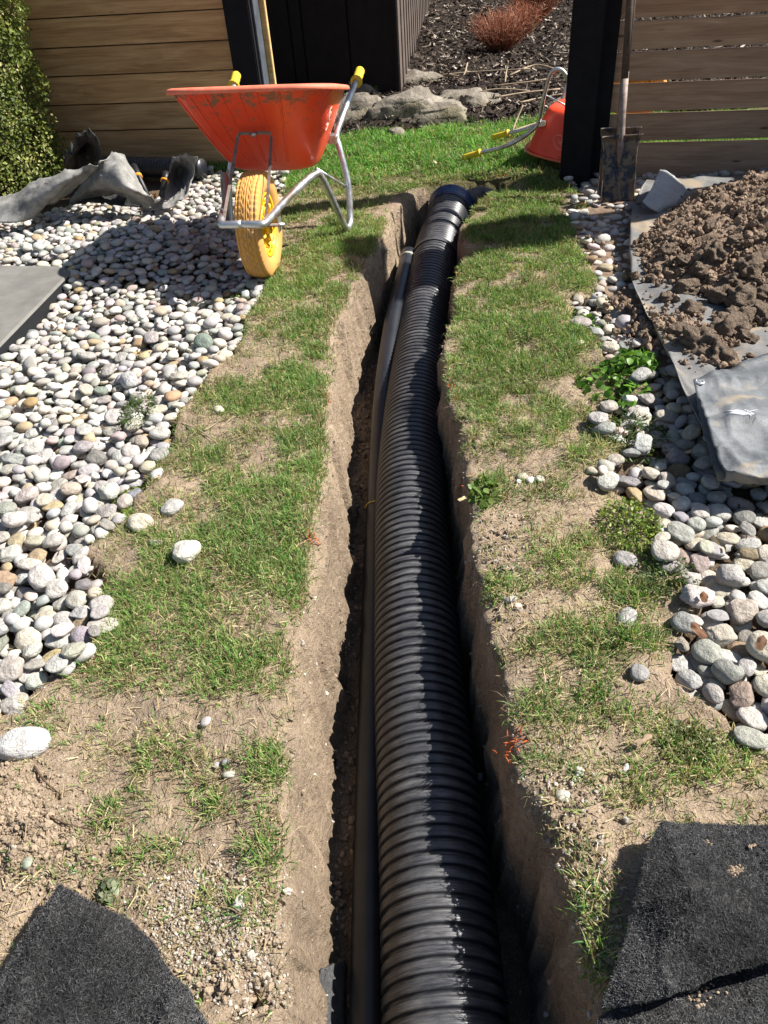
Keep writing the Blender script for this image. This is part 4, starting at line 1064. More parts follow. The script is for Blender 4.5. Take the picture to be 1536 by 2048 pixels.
# pruning tool: two dark handles with orange collars
tool = empty('loppers', tuple(at(310, 400, .05))); tag(tool, 'loppers with two black handles and orange collars on the weed cloth', 'loppers')
o_ = Vector(tool.location)
for (a_px, b_px) in (((266, 331, .20), (298, 398, .08)), ((333, 345, .17), (322, 396, .08))):
    p, q = Vector(at(*a_px))-o_, Vector(at(*b_px))-o_
    tube('handle', [p, p.lerp(q, .03), p.lerp(q, .30), p.lerp(q, .34), p.lerp(q, 1)], [.012, .021, .021, .016, .015], M['black'], tool, 14)
    tube('orange_collar', [p.lerp(q, .31), p.lerp(q, .36)], [.0225, .0225], M['orange'], tool, 14)
    tube('arm', [p.lerp(q, .95), (Vector(at(308, 404, .07))-o_)], .011, M['steel'], tool, 8)
tube('pivot', [(0, 0, .005), (0, 0, .03)], .012, M['orange'], tool, 10)

# ------------------------------------------------------------------ heap of dug earth
hx = np.arange(.95, 3.05, .013); hy = np.arange(1.95, 4.05, .013)
HX, HY = np.meshgrid(hx, hy, indexing='ij'); h0 = heap_h(HX, HY); q2 = np.column_stack([HX.ravel(), HY.ravel()])
rz_ = (fbm(q2, 16, 4, 111)*.018+fbm(q2, 50, 3, 112)*.006+(np.abs(vnoise(q2, 24, 113))-.3)*.02).reshape(h0.shape)
hz = .052+h0+rz_*sstep(0.0, .08, h0)-.06*(1-sstep(0, .03, h0))
me = mesh_np('earth_heap', np.column_stack([HX.ravel(), HY.ravel(), hz.ravel()]), grid_faces(len(hx), len(hy)))
set_col(me, np.tile([.235, .172, .125], (len(q2), 1))*(1+.2*fbm(q2, 5, 3, 115))[:, None])
heap_o = empty('earth_heap', (HC[0], HC[1], .05)); tag(heap_o, 'heap of dug brown clay earth piled on the grey tarpaulin', 'earth heap')
hs = link('heap_surface', me, M['clod'], heap_o); hs.location = (-HC[0], -HC[1], -.05)
def clod_shape(seed, base):
    V, F = base; n = V/np.linalg.norm(V, axis=1)[:, None]
    d = 1+.42*fbm(n+seed*2.7, 1.3, 4, seed, .6); V = n*d[:, None]*[1, rng.uniform(.7, 1), rng.uniform(.55, .85)]; return V, F
CS2 = [clod_shape(i+300, I2) for i in range(10)]; CS4 = [clod_shape(i+330, I4) for i in range(6)]; CS1 = [clod_shape(i+360, I1) for i in range(8)]; CS3 = [clod_shape(i+380, I3) for i in range(8)]
acc = Acc()
for it in range(8500):
    x = rng.uniform(1.0, 2.7); y = rng.uniform(2.05, 3.9); hh = float(heap_h(np.array([x]), np.array([y]))[0])
    if hh < .004 and rng.uniform() < .93: continue
    if hh < .001 and not inpoly(np.array([x]), np.array([y]), tarp_area)[0]: continue
    s_ = .004+.03*rng.beta(1, 5.5)
    V, F = (CS2 if s_ < .014 else CS3)[int(rng.integers(0, 8))]; col_ = np.array([.25, .185, .135])*rng.uniform(.72, 1.3)
    acc.add((V*s_)@rotm(*rng.uniform(0, 6, 3)).T+[x, y, .056+hh+s_*.3], F, col_)
# loose crumbs where soil has rolled off the sheet
for (cx, cy, sx_, sy_, n_) in [(1240, 595, 26, 10, 60), (1290, 655, 16, 16, 40), (1320, 540, 26, 22, 70), (1350, 650, 40, 20, 160), (1420, 680, 40, 15, 160), (1440, 730, 40, 10, 60), (1180, 470, 20, 10, 12)]:
    for _ in range(n_):
        p = at(cx+rng.normal(0, sx_), cy+rng.normal(0, sy_), .05); s_ = .004+.02*rng.beta(1, 4)
        V, F = CS2[int(rng.integers(0, 10))]; zb = .065 if inpoly(np.array([p[0]]), np.array([p[1]]), tarp_area)[0] else .03
        acc.add((V*s_)@rotm(*rng.uniform(0, 6, 3)).T+[p[0], p[1], zb+s_*.3], F, np.array([.25, .185, .135])*rng.uniform(.75, 1.3))
o = acc.build('loose_clods', M['clod'], heap_o, False); o.location = (-HC[0], -HC[1], -.05); o['kind'] = 'stuff'
big = []
for i, (px_, py_, s_) in enumerate([(1405, 690, .070), (1455, 655, .064), (1440, 715, .05), (1480, 640, .05), (1485, 600, .062), (1375, 575, .048), (1340, 500, .035), (1400, 540, .04), (1430, 505, .045), (1500, 535, .05), (1520, 630, .05),
                    (1495, 680, .04), (1350, 665, .04), (1385, 620, .045), (1440, 590, .04), (1330, 600, .03), (1470, 560, .04), (1470, 480, .03), (1420, 455, .028), (1530, 590, .05), (1365, 520, .028), (1300, 560, .025)]):
    z = .07
    for _ in range(10): p = at(px_, py_, z); z = .05+float(heap_h(np.array([p[0]]), np.array([p[1]]))[0])+s_*.35
    if i < 6:
        me = mesh_np('earth_clod', CS4[i][0], CS4[i][1]); me.materials.append(M['clod1']); big.append(me)
    me = big[i % 6]
    o = bpy.data.objects.new('earth_clod', me); COL.objects.link(o); o.location = p; o.scale = (s_,)*3; o.rotation_euler = tuple(rng.uniform(-.4, .4, 2))+(rng.uniform(0, 6),)
    lab = {0: 'largest rounded clay clod at the near foot of the earth heap', 1: 'second large clay clod directly behind the largest one'}.get(i, 'coarse %s clod on the %s %s slope of the earth heap' % ('large' if s_ > .045 else 'medium' if s_ > .033 else 'small', 'upper' if py_ < 530 else 'middle' if py_ < 625 else 'lower', 'left' if px_ < 1400 else 'central' if px_ < 1475 else 'right'))
    tag(o, lab, 'clod', 'coarse clods on the earth heap')

# ------------------------------------------------------------------ rocks of the bed edge
def rock(label, px, py, wpx, hpx, Yf, seed, depth=.8, base=I4, flat=.6):
    c0 = at(px, py+hpx/2, .0); Yc = c0[1] if Yf is None else Yf
    zz = 0.0 if Yf is None else float(bed_h(np.array([c0[0]]), np.array([Yf]))[0])
    top_ = atY(px, py-hpx/2, Yc+.1); bot = atY(px, py+hpx/2, Yc-.05)
    h = top_[2]-bot[2]; d = np.dot(np.array([bot[0], Yc, bot[2]-CAM_H]), FW); w = wpx/FPX*d
    V, F = base; n = V/np.linalg.norm(V, axis=1)[:, None]
    P = np.sign(n)*np.abs(n)**flat; rr_ = np.random.default_rng(seed)
    for _ in range(16):
        pn_ = rr_.normal(0, 1, 3); pn_[2] = abs(pn_[2])*.8; pn_ /= np.linalg.norm(pn_); dd_ = rr_.uniform(.62, .92); ex_ = P@pn_-dd_
        P = P-np.outer(np.clip(ex_, 0, None)*.92, pn_)
    P = P*(1+.16*fbm(P+seed*5.3, 1.9, 6, seed, .62)+.10*(np.abs(vnoise(P+seed, 2.4, seed+2))-.35))[:, None]
    P[:, 2] += .08*np.round(P[:, 0]*2+vnoise(n, 2, seed))*0
    P = P*[w*.66, w*.62*depth, h*.80]
    o = link('rock', mesh_np('rock', P, F), M['rock']); lc = atY(px, py, Yc+.05); o.location = (lc[0], lc[1], lc[2]-.02); o.rotation_euler = (0, 0, rng.uniform(-.2, .2)); tag(o, label, 'rock')
    return o
rock('dark fronted block at the left end of the limestone ledge', 812, 226, 125, 92, 5.85, 3, .7)
rock('mossy brown middle block of the limestone ledge', 880, 232, 135, 84, 5.83, 37, .7)
rock('broad pale capping rock above the mossy ledge block', 905, 203, 120, 46, 6.15, 41, .7)
rock('pale hollowed rock at the right end of the limestone ledge', 955, 214, 112, 66, 5.95, 8, .6)
rock('grey limestone rock against the shed corner above the limestone ledge', 842, 168, 120, 56, 6.75, 5, .6)
rock('rough brown rock standing just right of the red tray', 712, 232, 110, 95, 5.9, 11, .7)
rock('pale rock with grass tuft behind the wheelbarrow grip', 722, 190, 72, 54, 6.4, 13, .7)
rock('small cream stone at the lawn edge below the limestone ledge', 792, 259, 40, 28, 5.55, 17, .8, I3)
rock('low brown rock mostly hidden behind the red tray', 660, 240, 90, 70, 6.0, 19, .6)
rock('flat small stone sunk at the lawn edge right of centre', 855, 268, 36, 12, 5.5, 23, .7, I3)
rock('dark low stone between shed and ledge', 770, 178, 40, 26, 6.6, 29, .7, I3)

# ------------------------------------------------------------------ mulch chips, red bushes, stalks
def slivers(n, pos, L, Wd, cols, tilt=.5):
    az = rng.uniform(0, math.pi*2, n); el = rng.normal(0, tilt, n)
    d = np.column_stack([np.cos(az)*np.cos(el), np.sin(az)*np.cos(el), np.sin(el)]); s_ = np.column_stack([-np.sin(az), np.cos(az), rng.normal(0, .5, n)])
    a = pos-d*L[:, None]/2; b = pos+d*L[:, None]/2; w = s_*Wd[:, None]/2
    V = np.stack([a-w*.6, a+w*.6, b+w, b-w], 1).reshape(-1, 3); F = np.arange(4*n).reshape(n, 4)
    return V, F, np.repeat(cols, 4, axis=0)
n = 42000
x = rng.uniform(-1.2, 3.9, n); y = 5.62+9.0*rng.beta(1, 1.9, n); z = bed_h(x, y)+rng.uniform(0, .015, n)
tone = rng.choice(5, n, p=[.42, .27, .16, .09, .06]); CC = np.array([(.028, .021, .018), (.075, .056, .044), (.14, .11, .085), (.27, .225, .18), (.42, .37, .31)])[tone]*rng.uniform(.7, 1.3, (n, 1))
V, F, C_ = slivers(n, np.column_stack([x, y, z]), rng.uniform(.02, .075, n), rng.uniform(.006, .018, n), CC, .4)
me = mesh_np('mulch_chips', V, F, False); set_col(me, C_); o = link('mulch_chips', me, M['chips']); tag(o, 'shredded dark bark mulch covering the bed behind the rocks', 'mulch', None, 'stuff')
def red_bush(label, px, py, Yb, wid, hgt, seed):
    zb = .2
    for _ in range(15): p = at(px, py, zb); zb = float(bed_h(np.array([p[0]]), np.array([p[1]]))[0])
    Yb = p[1]; r_ = np.random.default_rng(seed)
    root = empty('red_twig_bush', (p[0], Yb, zb)); tag(root, label, 'bush'); acc = Acc()
    for i in range(460):
        a = r_.uniform(0, 6.28); sp = r_.uniform(0, 1)**.6; b0 = Vector((math.cos(a)*.12*sp*wid, math.sin(a)*.12*sp*wid, -.01))
        L = hgt*r_.uniform(.55, 1.15); out_ = sp*wid*.5*r_.uniform(.6, 1.2)
        pts = [b0, b0+Vector((math.cos(a)*out_*.55, math.sin(a)*out_*.55, L*.42)), b0+Vector((math.cos(a)*out_+r_.normal(0, .02), math.sin(a)*out_+r_.normal(0, .02), L))]
        Vs, F4_, F3_ = tube_arrays(pts, [.0028, .002, .001], 3, False); c_ = np.array([(.26, .09, .05), (.36, .15, .09), (.14, .06, .04), (.45, .29, .19)][r_.choice(4, p=[.4, .3, .2, .1])])
        acc.add(Vs, F4_, c_)
        for _ in range(4):
            q = pts[1].lerp(pts[2], r_.uniform(0, .95)); e = q+Vector((r_.normal(0, .03), r_.normal(0, .03), r_.uniform(.01, .05)))
            Vs, F4_, F3_ = tube_arrays([q, e], [.0016, .0009], 3, False); acc.add(Vs, F4_, c_*1.1)
    acc.build('twigs', M['chips'], root)
red_bush('rust red leafless bush in the mulch, the nearer and larger of two', 1003, 96, 8.55, .46, .27, 1)
red_bush('rust red leafless bush farther back toward the top right', 1068, 52, 10.0, .52, .36, 2)
red_bush('small rust red leafless clump between the two red bushes', 1045, 66, 9.3, .3, .2, 5)
acc = Acc()
for i in range(150):
    x = rng.uniform(1.0, 3.6); y = rng.uniform(10.8, 12.6); z = float(bed_h(np.array([x]), np.array([y]))[0]); L = rng.uniform(.4, .9)
    Vs, F4_, F3_ = tube_arrays([(x, y, z), (x+rng.normal(0, .03), y, z+L*.5), (x+rng.normal(0, .07), y, z+L)], [.006, .005, .003], 4, False); acc.add(Vs, F4_, np.array([.20, .13, .08])*rng.uniform(.5, 1.4))
tag(acc.build('dry_stalks', M['chips']), 'band of dry brown perennial stalks at the back of the bed', 'dry stalks', None, 'stuff')
acc = Acc()
for i in range(900):
    x = rng.uniform(-1, 5.5); y = rng.uniform(12.8, 13.6); z = float(bed_h(np.array([x]), np.array([y]))[0])
    s_ = rng.uniform(.12, .3); V, F = CS1[int(rng.integers(0, 8))]; acc.add((V*s_)+[x, y, z+rng.uniform(0, 1.3)], F, np.array([.02, .028, .014])*rng.uniform(.5, 1.5))
tag(acc.build('back_hedge', M['chips']), 'dark shaded hedge closing the view at the top', 'hedge', None, 'stuff')
tw = [[(1105, 238), (1060, 250), (1010, 268)], [(990, 195), (1050, 185), (1120, 178)], [(1025, 262), (1035, 235), (1046, 210)], [(895, 148), (925, 152), (935, 126)], [(1100, 158), (1050, 165), (985, 172)], [(1020, 150), (1070, 130), (1110, 138)],
      [(1010, 165), (1013, 140), (1016, 122)], [(950, 185), (1000, 178), (1060, 182)], [(880, 150), (960, 143), (1060, 138)], [(1040, 205), (1080, 196), (1125, 188)]]
for i, t in enumerate(tw):
    pts = []
    for j, (a_, b_) in enumerate(t):
        z = .1
        for _ in range(12): p = at(a_, b_, z); z = float(bed_h(np.array([p[0]]), np.array([p[1]]))[0])+.03+(.05*j if i in (2, 3, 6) else 0)
        pts.append(p)
    tag(tube('twig', smooth_path(pts, 4), [.006]*9, M['twig'], None, 6), 'thin pale dead twig lying on the dark mulch', 'twig', 'dead twigs scattered on the mulch')

fibres(g1, 26000, 91); fibres(g2, 34000, 92); fibres(g3_, 14000, 93)
# ------------------------------------------------------------------ grass
BL = [(600, 560, 120, 60, .8), (700, 480, 90, 50, .75), (650, 440, 120, 30, .7), (590, 650, 90, 40, .75), (640, 700, 50, 40, .8), (600, 780, 60, 60, .95), (470, 800, 75, 35, .85),
      (480, 870, 60, 20, .45), (610, 880, 50, 60, .95), (600, 980, 70, 90, 1.1), (470, 960, 150, 90, .75), (420, 1080, 180, 70, .8), (560, 1150, 80, 80, .85), (330, 1230, 170, 100, 1.0),
      (480, 1290, 150, 90, 1.0), (250, 1330, 120, 60, .6), (565, 1385, 40, 35, .8), (520, 1540, 75, 45, 1.0), (330, 1520, 150, 40, .32), (220, 1470, 120, 40, .25), (280, 1665, 120, 60, 1.0),
      (430, 1650, 130, 60, .95), (535, 1700, 60, 90, 1.0), (490, 1790, 80, 50, .7), (90, 1440, 40, 30, .5), (270, 1810, 60, 30, .3), (400, 1590, 120, 40, .6), (110, 1740, 60, 40, .25), (640, 620, 60, 60, .6),
      (1070, 378, 90, 26, 1.0), (1060, 440, 140, 45, 1.1), (1050, 520, 140, 40, 1.0), (1000, 600, 130, 60, 1.0), (1170, 548, 55, 40, 1.2), (1100, 680, 130, 70, .85), (980, 760, 100, 60, .9), (1060, 850, 130, 60, .8),
      (1160, 890, 70, 50, .7), (975, 980, 45, 25, .9), (1100, 970, 70, 30, .5), (1080, 1060, 60, 50, .35), (1160, 1120, 120, 60, .6), (1010, 1170, 55, 30, .9), (1260, 1180, 90, 50, .65),
      (1120, 1270, 120, 60, .8), (1220, 1300, 110, 60, .75), (1080, 1380, 80, 80, .8), (1200, 1400, 150, 60, .75), (1310, 1450, 120, 50, .6), (1420, 1520, 110, 40, .5), (1090, 1520, 60, 50, .95),
      (1190, 1570, 110, 50, .9), (1090, 1640, 40, 40, .8), (1115, 1690, 22, 40, .8), (1170, 1790, 40, 45, .85), (1190, 1890, 30, 50, .75), (1180, 1970, 16, 40, .7), (1000, 1300, 40, 60, .6), (960, 690, 60, 60, .7)]
left_lawn = [tuple(p) for p in Lw]+[tuple(at(*p)[:2]) for p in LBpx[::-1]]+[tuple(at(-80, 1500)[:2]), tuple(at(-80, 2048)[:2])]
right_lawn = [tuple(p) for p in Rw]+[(.70, 4.20), (.88, 4.34), (.95, 4.6), (1.12, 4.5), (1.12, 4.3)]+[tuple(at(*p)[:2]) for p in RBpx]+[tuple(at(1600, 2048)[:2])]
far_lawn = [(-.9, 5.0), (-.55, 4.35), (.1, 4.12), (.30, 4.40), (.60, 4.49), (.85, 4.50), (.92, 4.4), (1.1, 4.38), (1.4, 4.45), (4.2, 3.9), (4.2, 5.75), (-2.0, 5.75), (-1.5, 5.5)]
def dens(q):
    px, py, z = proj(np.column_stack([q, np.zeros(len(q))])); d = np.zeros(len(q))
    for bx_, by_, rx, ry, v in BL:
        d = np.maximum(d, v*np.exp(-(((px-bx_)/rx)**2+((py-by_)/ry)**2)**1.4*.8))
    inl = inpoly(q[:, 0], q[:, 1], left_lawn) | inpoly(q[:, 0], q[:, 1], right_lawn); inf = inpoly(q[:, 0], q[:, 1], far_lawn)
    n1 = fbm(q, 9, 3, 501); n2 = fbm(q, 28, 2, 502)
    d = np.maximum(d*1.3, .07*inl)*np.clip(.82+.95*n1+.7*n2, 0, 1.4)*(inl | ((q[:, 1] < 4.3) & (d > .4) & (n1 > .1)))
    nf = fbm(q, 5, 3, 503); edge_ = sstep(4.42, 4.75, q[:, 1]+.12*q[:, 0]*0+.08*nf)
    d = np.maximum(d, inf*(.25+.95*edge_)*np.clip(.9+.5*nf, .2, 1.3)*1.0)
    sd_ = trench_sdf(q[:, 0], q[:, 1]); d = d*(sd_ < .004)
    # shabby fringe right at the cut edge
    return d, px, py, z, sd_
def make_blades(name, pos, L, W_, az, lean, cols):
    n = len(pos); ca, sa = np.cos(az), np.sin(az)
    d1 = np.column_stack([ca*np.sin(lean*.45), sa*np.sin(lean*.45), np.cos(lean*.45)]); d2 = np.column_stack([ca*np.sin(lean), sa*np.sin(lean), np.cos(lean)]); d3 = np.column_stack([ca*np.sin(np.minimum(lean*1.5, 2.1)), sa*np.sin(np.minimum(lean*1.5, 2.1)), np.cos(np.minimum(lean*1.5, 2.1))])
    tw_ = rng.uniform(-.9, .9, n); s_ = np.column_stack([-sa*np.cos(tw_), ca*np.cos(tw_), np.sin(tw_)])*(W_/2)[:, None]
    p0 = pos; p1 = p0+d1*(L*.38)[:, None]; p2 = p1+d2*(L*.34)[:, None]; p3 = p2+d3*(L*.28)[:, None]
    V = np.stack([p0-s_*.8, p0+s_*.8, p1+s_, p1-s_, p2+s_*.75, p2-s_*.75, p3], 1).reshape(-1, 3)
    b = np.arange(n)[:, None]*7
    F4_ = np.vstack([b+[0, 1, 2, 3], b+[3, 2, 4, 5]]); F3_ = b+[5, 4, 6]
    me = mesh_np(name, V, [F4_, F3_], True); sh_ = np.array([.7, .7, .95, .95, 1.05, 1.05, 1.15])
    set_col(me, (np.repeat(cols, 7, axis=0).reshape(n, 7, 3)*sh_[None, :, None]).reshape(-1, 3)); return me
GC = np.array([(.135, .27, .055), (.07, .18, .04), (.20, .31, .075), (.31, .36, .13), (.42, .36, .19), (.30, .23, .12)])
def grass(name, label, poly_bb, ncl, per, Lr, Wr, spread, sel):
    (x0, x1), (y0, y1) = poly_bb
    q = np.column_stack([rng.uniform(x0, x1, ncl), rng.uniform(y0, y1, ncl)]); d, px, py, z, sd_ = dens(q)
    keep = (rng.uniform(0, 1, ncl) < d) & (px > -40) & (px < 1580) & (py > 230) & (py < 2100) & sel(q); q = q[keep]; d = d[keep]
    k = len(q); bi = np.repeat(np.arange(k), per); caz = rng.uniform(0, 6.28, k)
    pos2 = q[bi]+rng.normal(0, spread, (len(bi), 2)); zz = ground_z(pos2[:, 0], pos2[:, 1])
    out_ = pos2-q[bi]; az = np.arctan2(out_[:, 1], out_[:, 0])+rng.normal(0, .7, len(bi))
    dd = d[bi]; okz = zz > -.05; Lc_ = rng.uniform(.65, 1.2, k)+.55*(rng.uniform(0, 1, k) < .10); Lc = Lc_[bi]
    L = rng.uniform(Lr[0], Lr[1], len(bi))*Lc*(.75+.3*np.clip(dd, 0, 1)); W_ = rng.uniform(Wr[0], Wr[1], len(bi)); lean = np.clip(np.abs(rng.normal(.75, .45, len(bi))), .05, 1.5)
    hue = np.clip(dd+fbm(pos2, 7, 2, 507)*.35, 0, 1.2); r_ = rng.uniform(0, 1, len(bi))
    ci = np.where(r_ < .10+.28*(1-np.clip(hue, 0, 1)), 4, np.where(r_ < .17+.32*(1-np.clip(hue, 0, 1)), 5, rng.choice(4, len(bi), p=[.36, .2, .27, .17])))
    cols = GC[ci]*rng.uniform(.75, 1.25, (len(bi), 1))*np.where(Lc > 1.22, .72, 1.0)[:, None]; cols *= (1+.16*vnoise(pos2, 5, 509))[:, None]
    far = (pos2[:, 1] > 4.6); cols[far & (ci < 4)] *= [.82, 1.12, .75]
    pos = np.column_stack([pos2, zz-.002])
    me = make_blades(name, pos[okz], L[okz], W_[okz], az[okz], lean[okz], cols[okz]); o = link(name, me, M['grass']); tag(o, label, 'grass', None, 'stuff'); return int(okz.sum())
n1_ = grass('near_grass', 'patchy sunlit grass growing in tufts on both sides of the trench', ((-1.3, 1.6), (.3, 2.35)), 62000, 8, (.014, .036), (.0013, .0026), .010, lambda q: q[:, 1] < 2.3)
n2_ = grass('middle_grass', 'patchy grass along the upper half of the trench', ((-.8, 1.5), (2.25, 4.65)), 52000, 8, (.016, .036), (.0017, .0032), .012, lambda q: (q[:, 1] >= 2.3) & (q[:, 1] < 4.5))
n3_ = grass('far_lawn', 'bright green lawn between the trench and the rocks', ((-1.2, 4.0), (4.35, 5.78)), 21000, 8, (.024, .046), (.003, .0052), .014, lambda q: q[:, 1] >= 4.4)
print('blades', n1_, n2_, n3_)
# dead thatch lying flat
n = 130000; q = np.column_stack([rng.uniform(-1.2, 1.5, n), rng.uniform(.35, 4.6, n)]); d, px, py, z, sd_ = dens(q)
inl = inpoly(q[:, 0], q[:, 1], left_lawn) | inpoly(q[:, 0], q[:, 1], right_lawn)
kp = (rng.uniform(0, 1, n) < np.maximum(np.minimum(d*1.2, 1), inl*.16*(sd_ < -.02))) & (px > -30) & (px < 1570); q = q[kp]; n = len(q)
pos = np.column_stack([q, ground_z(q[:, 0], q[:, 1])+rng.uniform(.001, .012, n)]); cc = np.array([(.40, .32, .18), (.30, .22, .12), (.22, .15, .085), (.5, .42, .26)])[rng.choice(4, n)]*rng.uniform(.7, 1.2, (n, 1))
V, F, C_ = slivers(n, pos, rng.uniform(.010, .032, n), rng.uniform(.0010, .0022, n), cc, .22)
me = mesh_np('dead_thatch', V, F, False); set_col(me, C_); tag(link('dead_thatch', me, M['dry']), 'straw coloured dead thatch lying between the grass tufts', 'thatch', None, 'stuff')
# orange marking paint on blades at the cut edges
po_ = [(650, 775), (640, 830), (628, 1075), (618, 1080), (905, 775), (910, 800), (1022, 1470), (1026, 1500), (1035, 1475), (920, 545), (1000, 353), (940, 960), (652, 790), (1018, 1485)]
pp = np.array([at(*p)[:2] for p in po_]); bi = np.repeat(np.arange(len(pp)), 9); q = pp[bi]+rng.normal(0, .012, (len(bi), 2))
zz = ground_z(q[:, 0], q[:, 1]); zz = np.maximum(zz, -.03); n = len(q)
me = make_blades('painted_grass', np.column_stack([q, zz]), rng.uniform(.012, .026, n), rng.uniform(.002, .0035, n), rng.uniform(0, 6.28, n), rng.uniform(.3, 1.5, n), np.tile([.75, .16, .04], (n, 1))*rng.uniform(.5, 1.1, (n, 1)))
tag(link('painted_grass', me, M['grass']), 'grass blades with orange marking paint at the trench edges', 'grass', None, 'stuff')

# ------------------------------------------------------------------ crumbs of earth and gravel on the bare ground
acc = Acc(); n = 0
zones = [((-1.2, -.2), (.35, 2.6), 5200), ((.2, 1.1), (.4, 2.6), 3600), ((-.7, .3), (2.6, 4.4), 900), ((.3, 1.2), (2.6, 4.2), 900)]
for (x0, x1), (y0, y1), cnt in zones:
    q = np.column_stack([rng.uniform(x0, x1, cnt), y0+(y1-y0)*rng.uniform(0, 1, cnt)**1.3]); dns, px, py, z, sd_ = dens(q); zz = ground_z(q[:, 0], q[:, 1])
    inb = inpoly(q[:, 0], q[:, 1], left_bed) | inpoly(q[:, 0], q[:, 1], right_bed); cl = fbm(q, 6, 3, 601)
    for i in range(cnt):
        if inb[i] or zz[i] < -.06 or px[i] < -20 or px[i] > 1560 or rng.uniform() > .35+1.2*cl[i]: continue
        s_ = .0012+.0065*rng.beta(1, 6); V, F = CS1[int(rng.integers(0, 8))]
        c_ = np.array([.36, .27, .19])*rng.uniform(.65, 1.25) if rng.uniform() < .8 else np.array([.55, .52, .47])*rng.uniform(.8, 1.1)
        acc.add((V*s_)@rotm(*rng.uniform(0, 6, 3)).T+[q[i, 0], q[i, 1], zz[i]+s_*.3], F, c_)
# denser pale gravel at the lower left, clods on the little heap, rubble on the trench floor
for (cx, cy, sx_, sy_, cnt, pale, smax) in [(430, 1850, 75, 60, 2300, .5, .0055), (400, 1780, 60, 30, 700, .4, .005), (40, 1660, 55, 55, 1700, .0, .011), (110, 1700, 60, 40, 500, .1, .008), (1130, 1570, 60, 40, 350, .3, .008),
                                      (1200, 1850, 40, 60, 350, .3, .009), (1000, 1080, 40, 60, 300, .35, .009), (1010, 1200, 40, 40, 250, .3, .009), (500, 1960, 60, 30, 500, .3, .012), (1130, 1700, 40, 60, 300, .3, .009)]:
    for _ in range(cnt):
        p = at(cx+rng.normal(0, sx_), cy+rng.normal(0, sy_)); zz = float(ground_z(p[0], p[1])[0])
        if zz < -.07: continue
        s_ = .0015+smax*rng.beta(1, 5); V, F = (CS1 if s_ < .006 else CS2)[int(rng.integers(0, 8))]
        c_ = np.array([.50, .46, .40])*rng.uniform(.75, 1.1) if rng.uniform() < pale else np.array([.34, .268, .195])*rng.uniform(.75, 1.15)
        acc.add((V*s_)@rotm(*rng.uniform(0, 6, 3)).T+[p[0], p[1], zz+s_*.35], F, c_)
for _ in range(1500):
    y = rng.uniform(.35, 4.2); x = np.interp(y, [p[1] for p in Lw], [p[0] for p in Lw])+rng.uniform(.05, .14); zz = float(ground_z(x, y)[0])
    if zz > -.2: continue
    s_ = .003+.014*rng.beta(1, 5); V, F = CS2[int(rng.integers(0, 8))]
    acc.add((V*s_)@rotm(*rng.uniform(0, 6, 3)).T+[x, y, zz+s_*.3], F, np.array([.30, .23, .165])*rng.uniform(.6, 1.2))
for _ in range(150):
    cx, cy, sx_ = [(1465, 1745, 10), (1412, 1690, 5), (1500, 1695, 4), (1400, 1990, 22)][int(rng.choice(4, p=[.45, .1, .1, .35]))]
    p = at(cx+rng.normal(0, sx_), cy+rng.normal(0, sx_*.7), .045 if cy < 1900 else .02); s_ = .0012+.004*rng.beta(1, 4); V, F = CS1[int(rng.integers(0, 8))]
    acc.add((V*s_)+[p[0], p[1], p[2]+.006], F, np.array([.36, .28, .2])*rng.uniform(.7, 1.2))
wv = V3[((sdf > .0) & (sdf < wallw) & near & (Y > .3) & (Y < 4.3)).ravel()]
for _ in range(1500):
    p = wv[int(rng.integers(0, len(wv)))]; s_ = .002+.010*rng.beta(1, 6); V, F = (CS1 if s_ < .006 else CS2)[int(rng.integers(0, 8))]
    c_ = np.array([.55, .51, .45])*rng.uniform(.7, 1.1) if rng.uniform() < .22 else np.array([.33, .258, .187])*rng.uniform(.6, 1.15)
    acc.add((V*s_)@rotm(*rng.uniform(0, 6, 3)).T+p, F, c_)
tag(acc.build('earth_crumbs', M['clod'], None, False), 'crumbs of dry earth and fine gravel on the bare ground', 'crumbs', None, 'stuff')

# ------------------------------------------------------------------ clipped shrub at the upper left
shx, shy = -2.22, 4.98
shrub = empty('clipped_shrub', (shx, shy, 0)); tag(shrub, 'tall dense clipped evergreen shrub with yellowish leaf tips at the upper left', 'shrub')
n = 52000; u = rng.normal(0, 1, (n, 3)); u /= np.linalg.norm(u, axis=1)[:, None]; u[:, 2] = np.abs(u[:, 2])*np.sign(rng.uniform(-.75, 1, n))
hz_ = rng.uniform(0, 1, n)
zz = .02+1.5*hz_; prof = .50*np.sqrt(np.clip(1-((zz-.55)/1.15)**2, .0, 1)); ang = rng.uniform(0, 6.283, n); rad_ = prof*(1-.55*rng.beta(1, 3.2, n))
P = np.column_stack([np.cos(ang)*rad_, np.sin(ang)*rad_, zz]); nb = fbm(P, 5.5, 3, 701)
P[:, :2] *= (1+.16*nb)[:, None]; P += rng.normal(0, .006, P.shape)
gap = vnoise(P, 14, 703); kp = gap > -.55; P = P[kp]; n = len(P); nb = nb[kp]; depth_ = (1-rad_[kp]/np.maximum(prof[kp], 1e-3))
nrm = np.column_stack([P[:, 0], P[:, 1], np.full(n, .12)])+rng.normal(0, .33, (n, 3)); nrm /= np.linalg.norm(nrm, axis=1)[:, None]
t1 = np.cross(nrm, rng.normal(0, 1, (n, 3))); t1 /= np.linalg.norm(t1, axis=1)[:, None]; t2 = np.cross(nrm, t1); Ls = rng.uniform(.007, .014, n)[:, None]; Ws = Ls*rng.uniform(.45, .7, (n, 1))
V = np.stack([P-t1*Ls, P+t2*Ws+nrm*.002, P+t1*Ls, P-t2*Ws+nrm*.002], 1).reshape(-1, 3); F = np.arange(4*n).reshape(n, 4)
tn = vnoise(P, 9, 705)+rng.normal(0, .35, n); CB = np.array([(.07, .10, .018), (.13, .165, .03), (.22, .24, .055), (.46, .42, .20)]); ci = np.digitize(tn, [-.25, .35, .75])
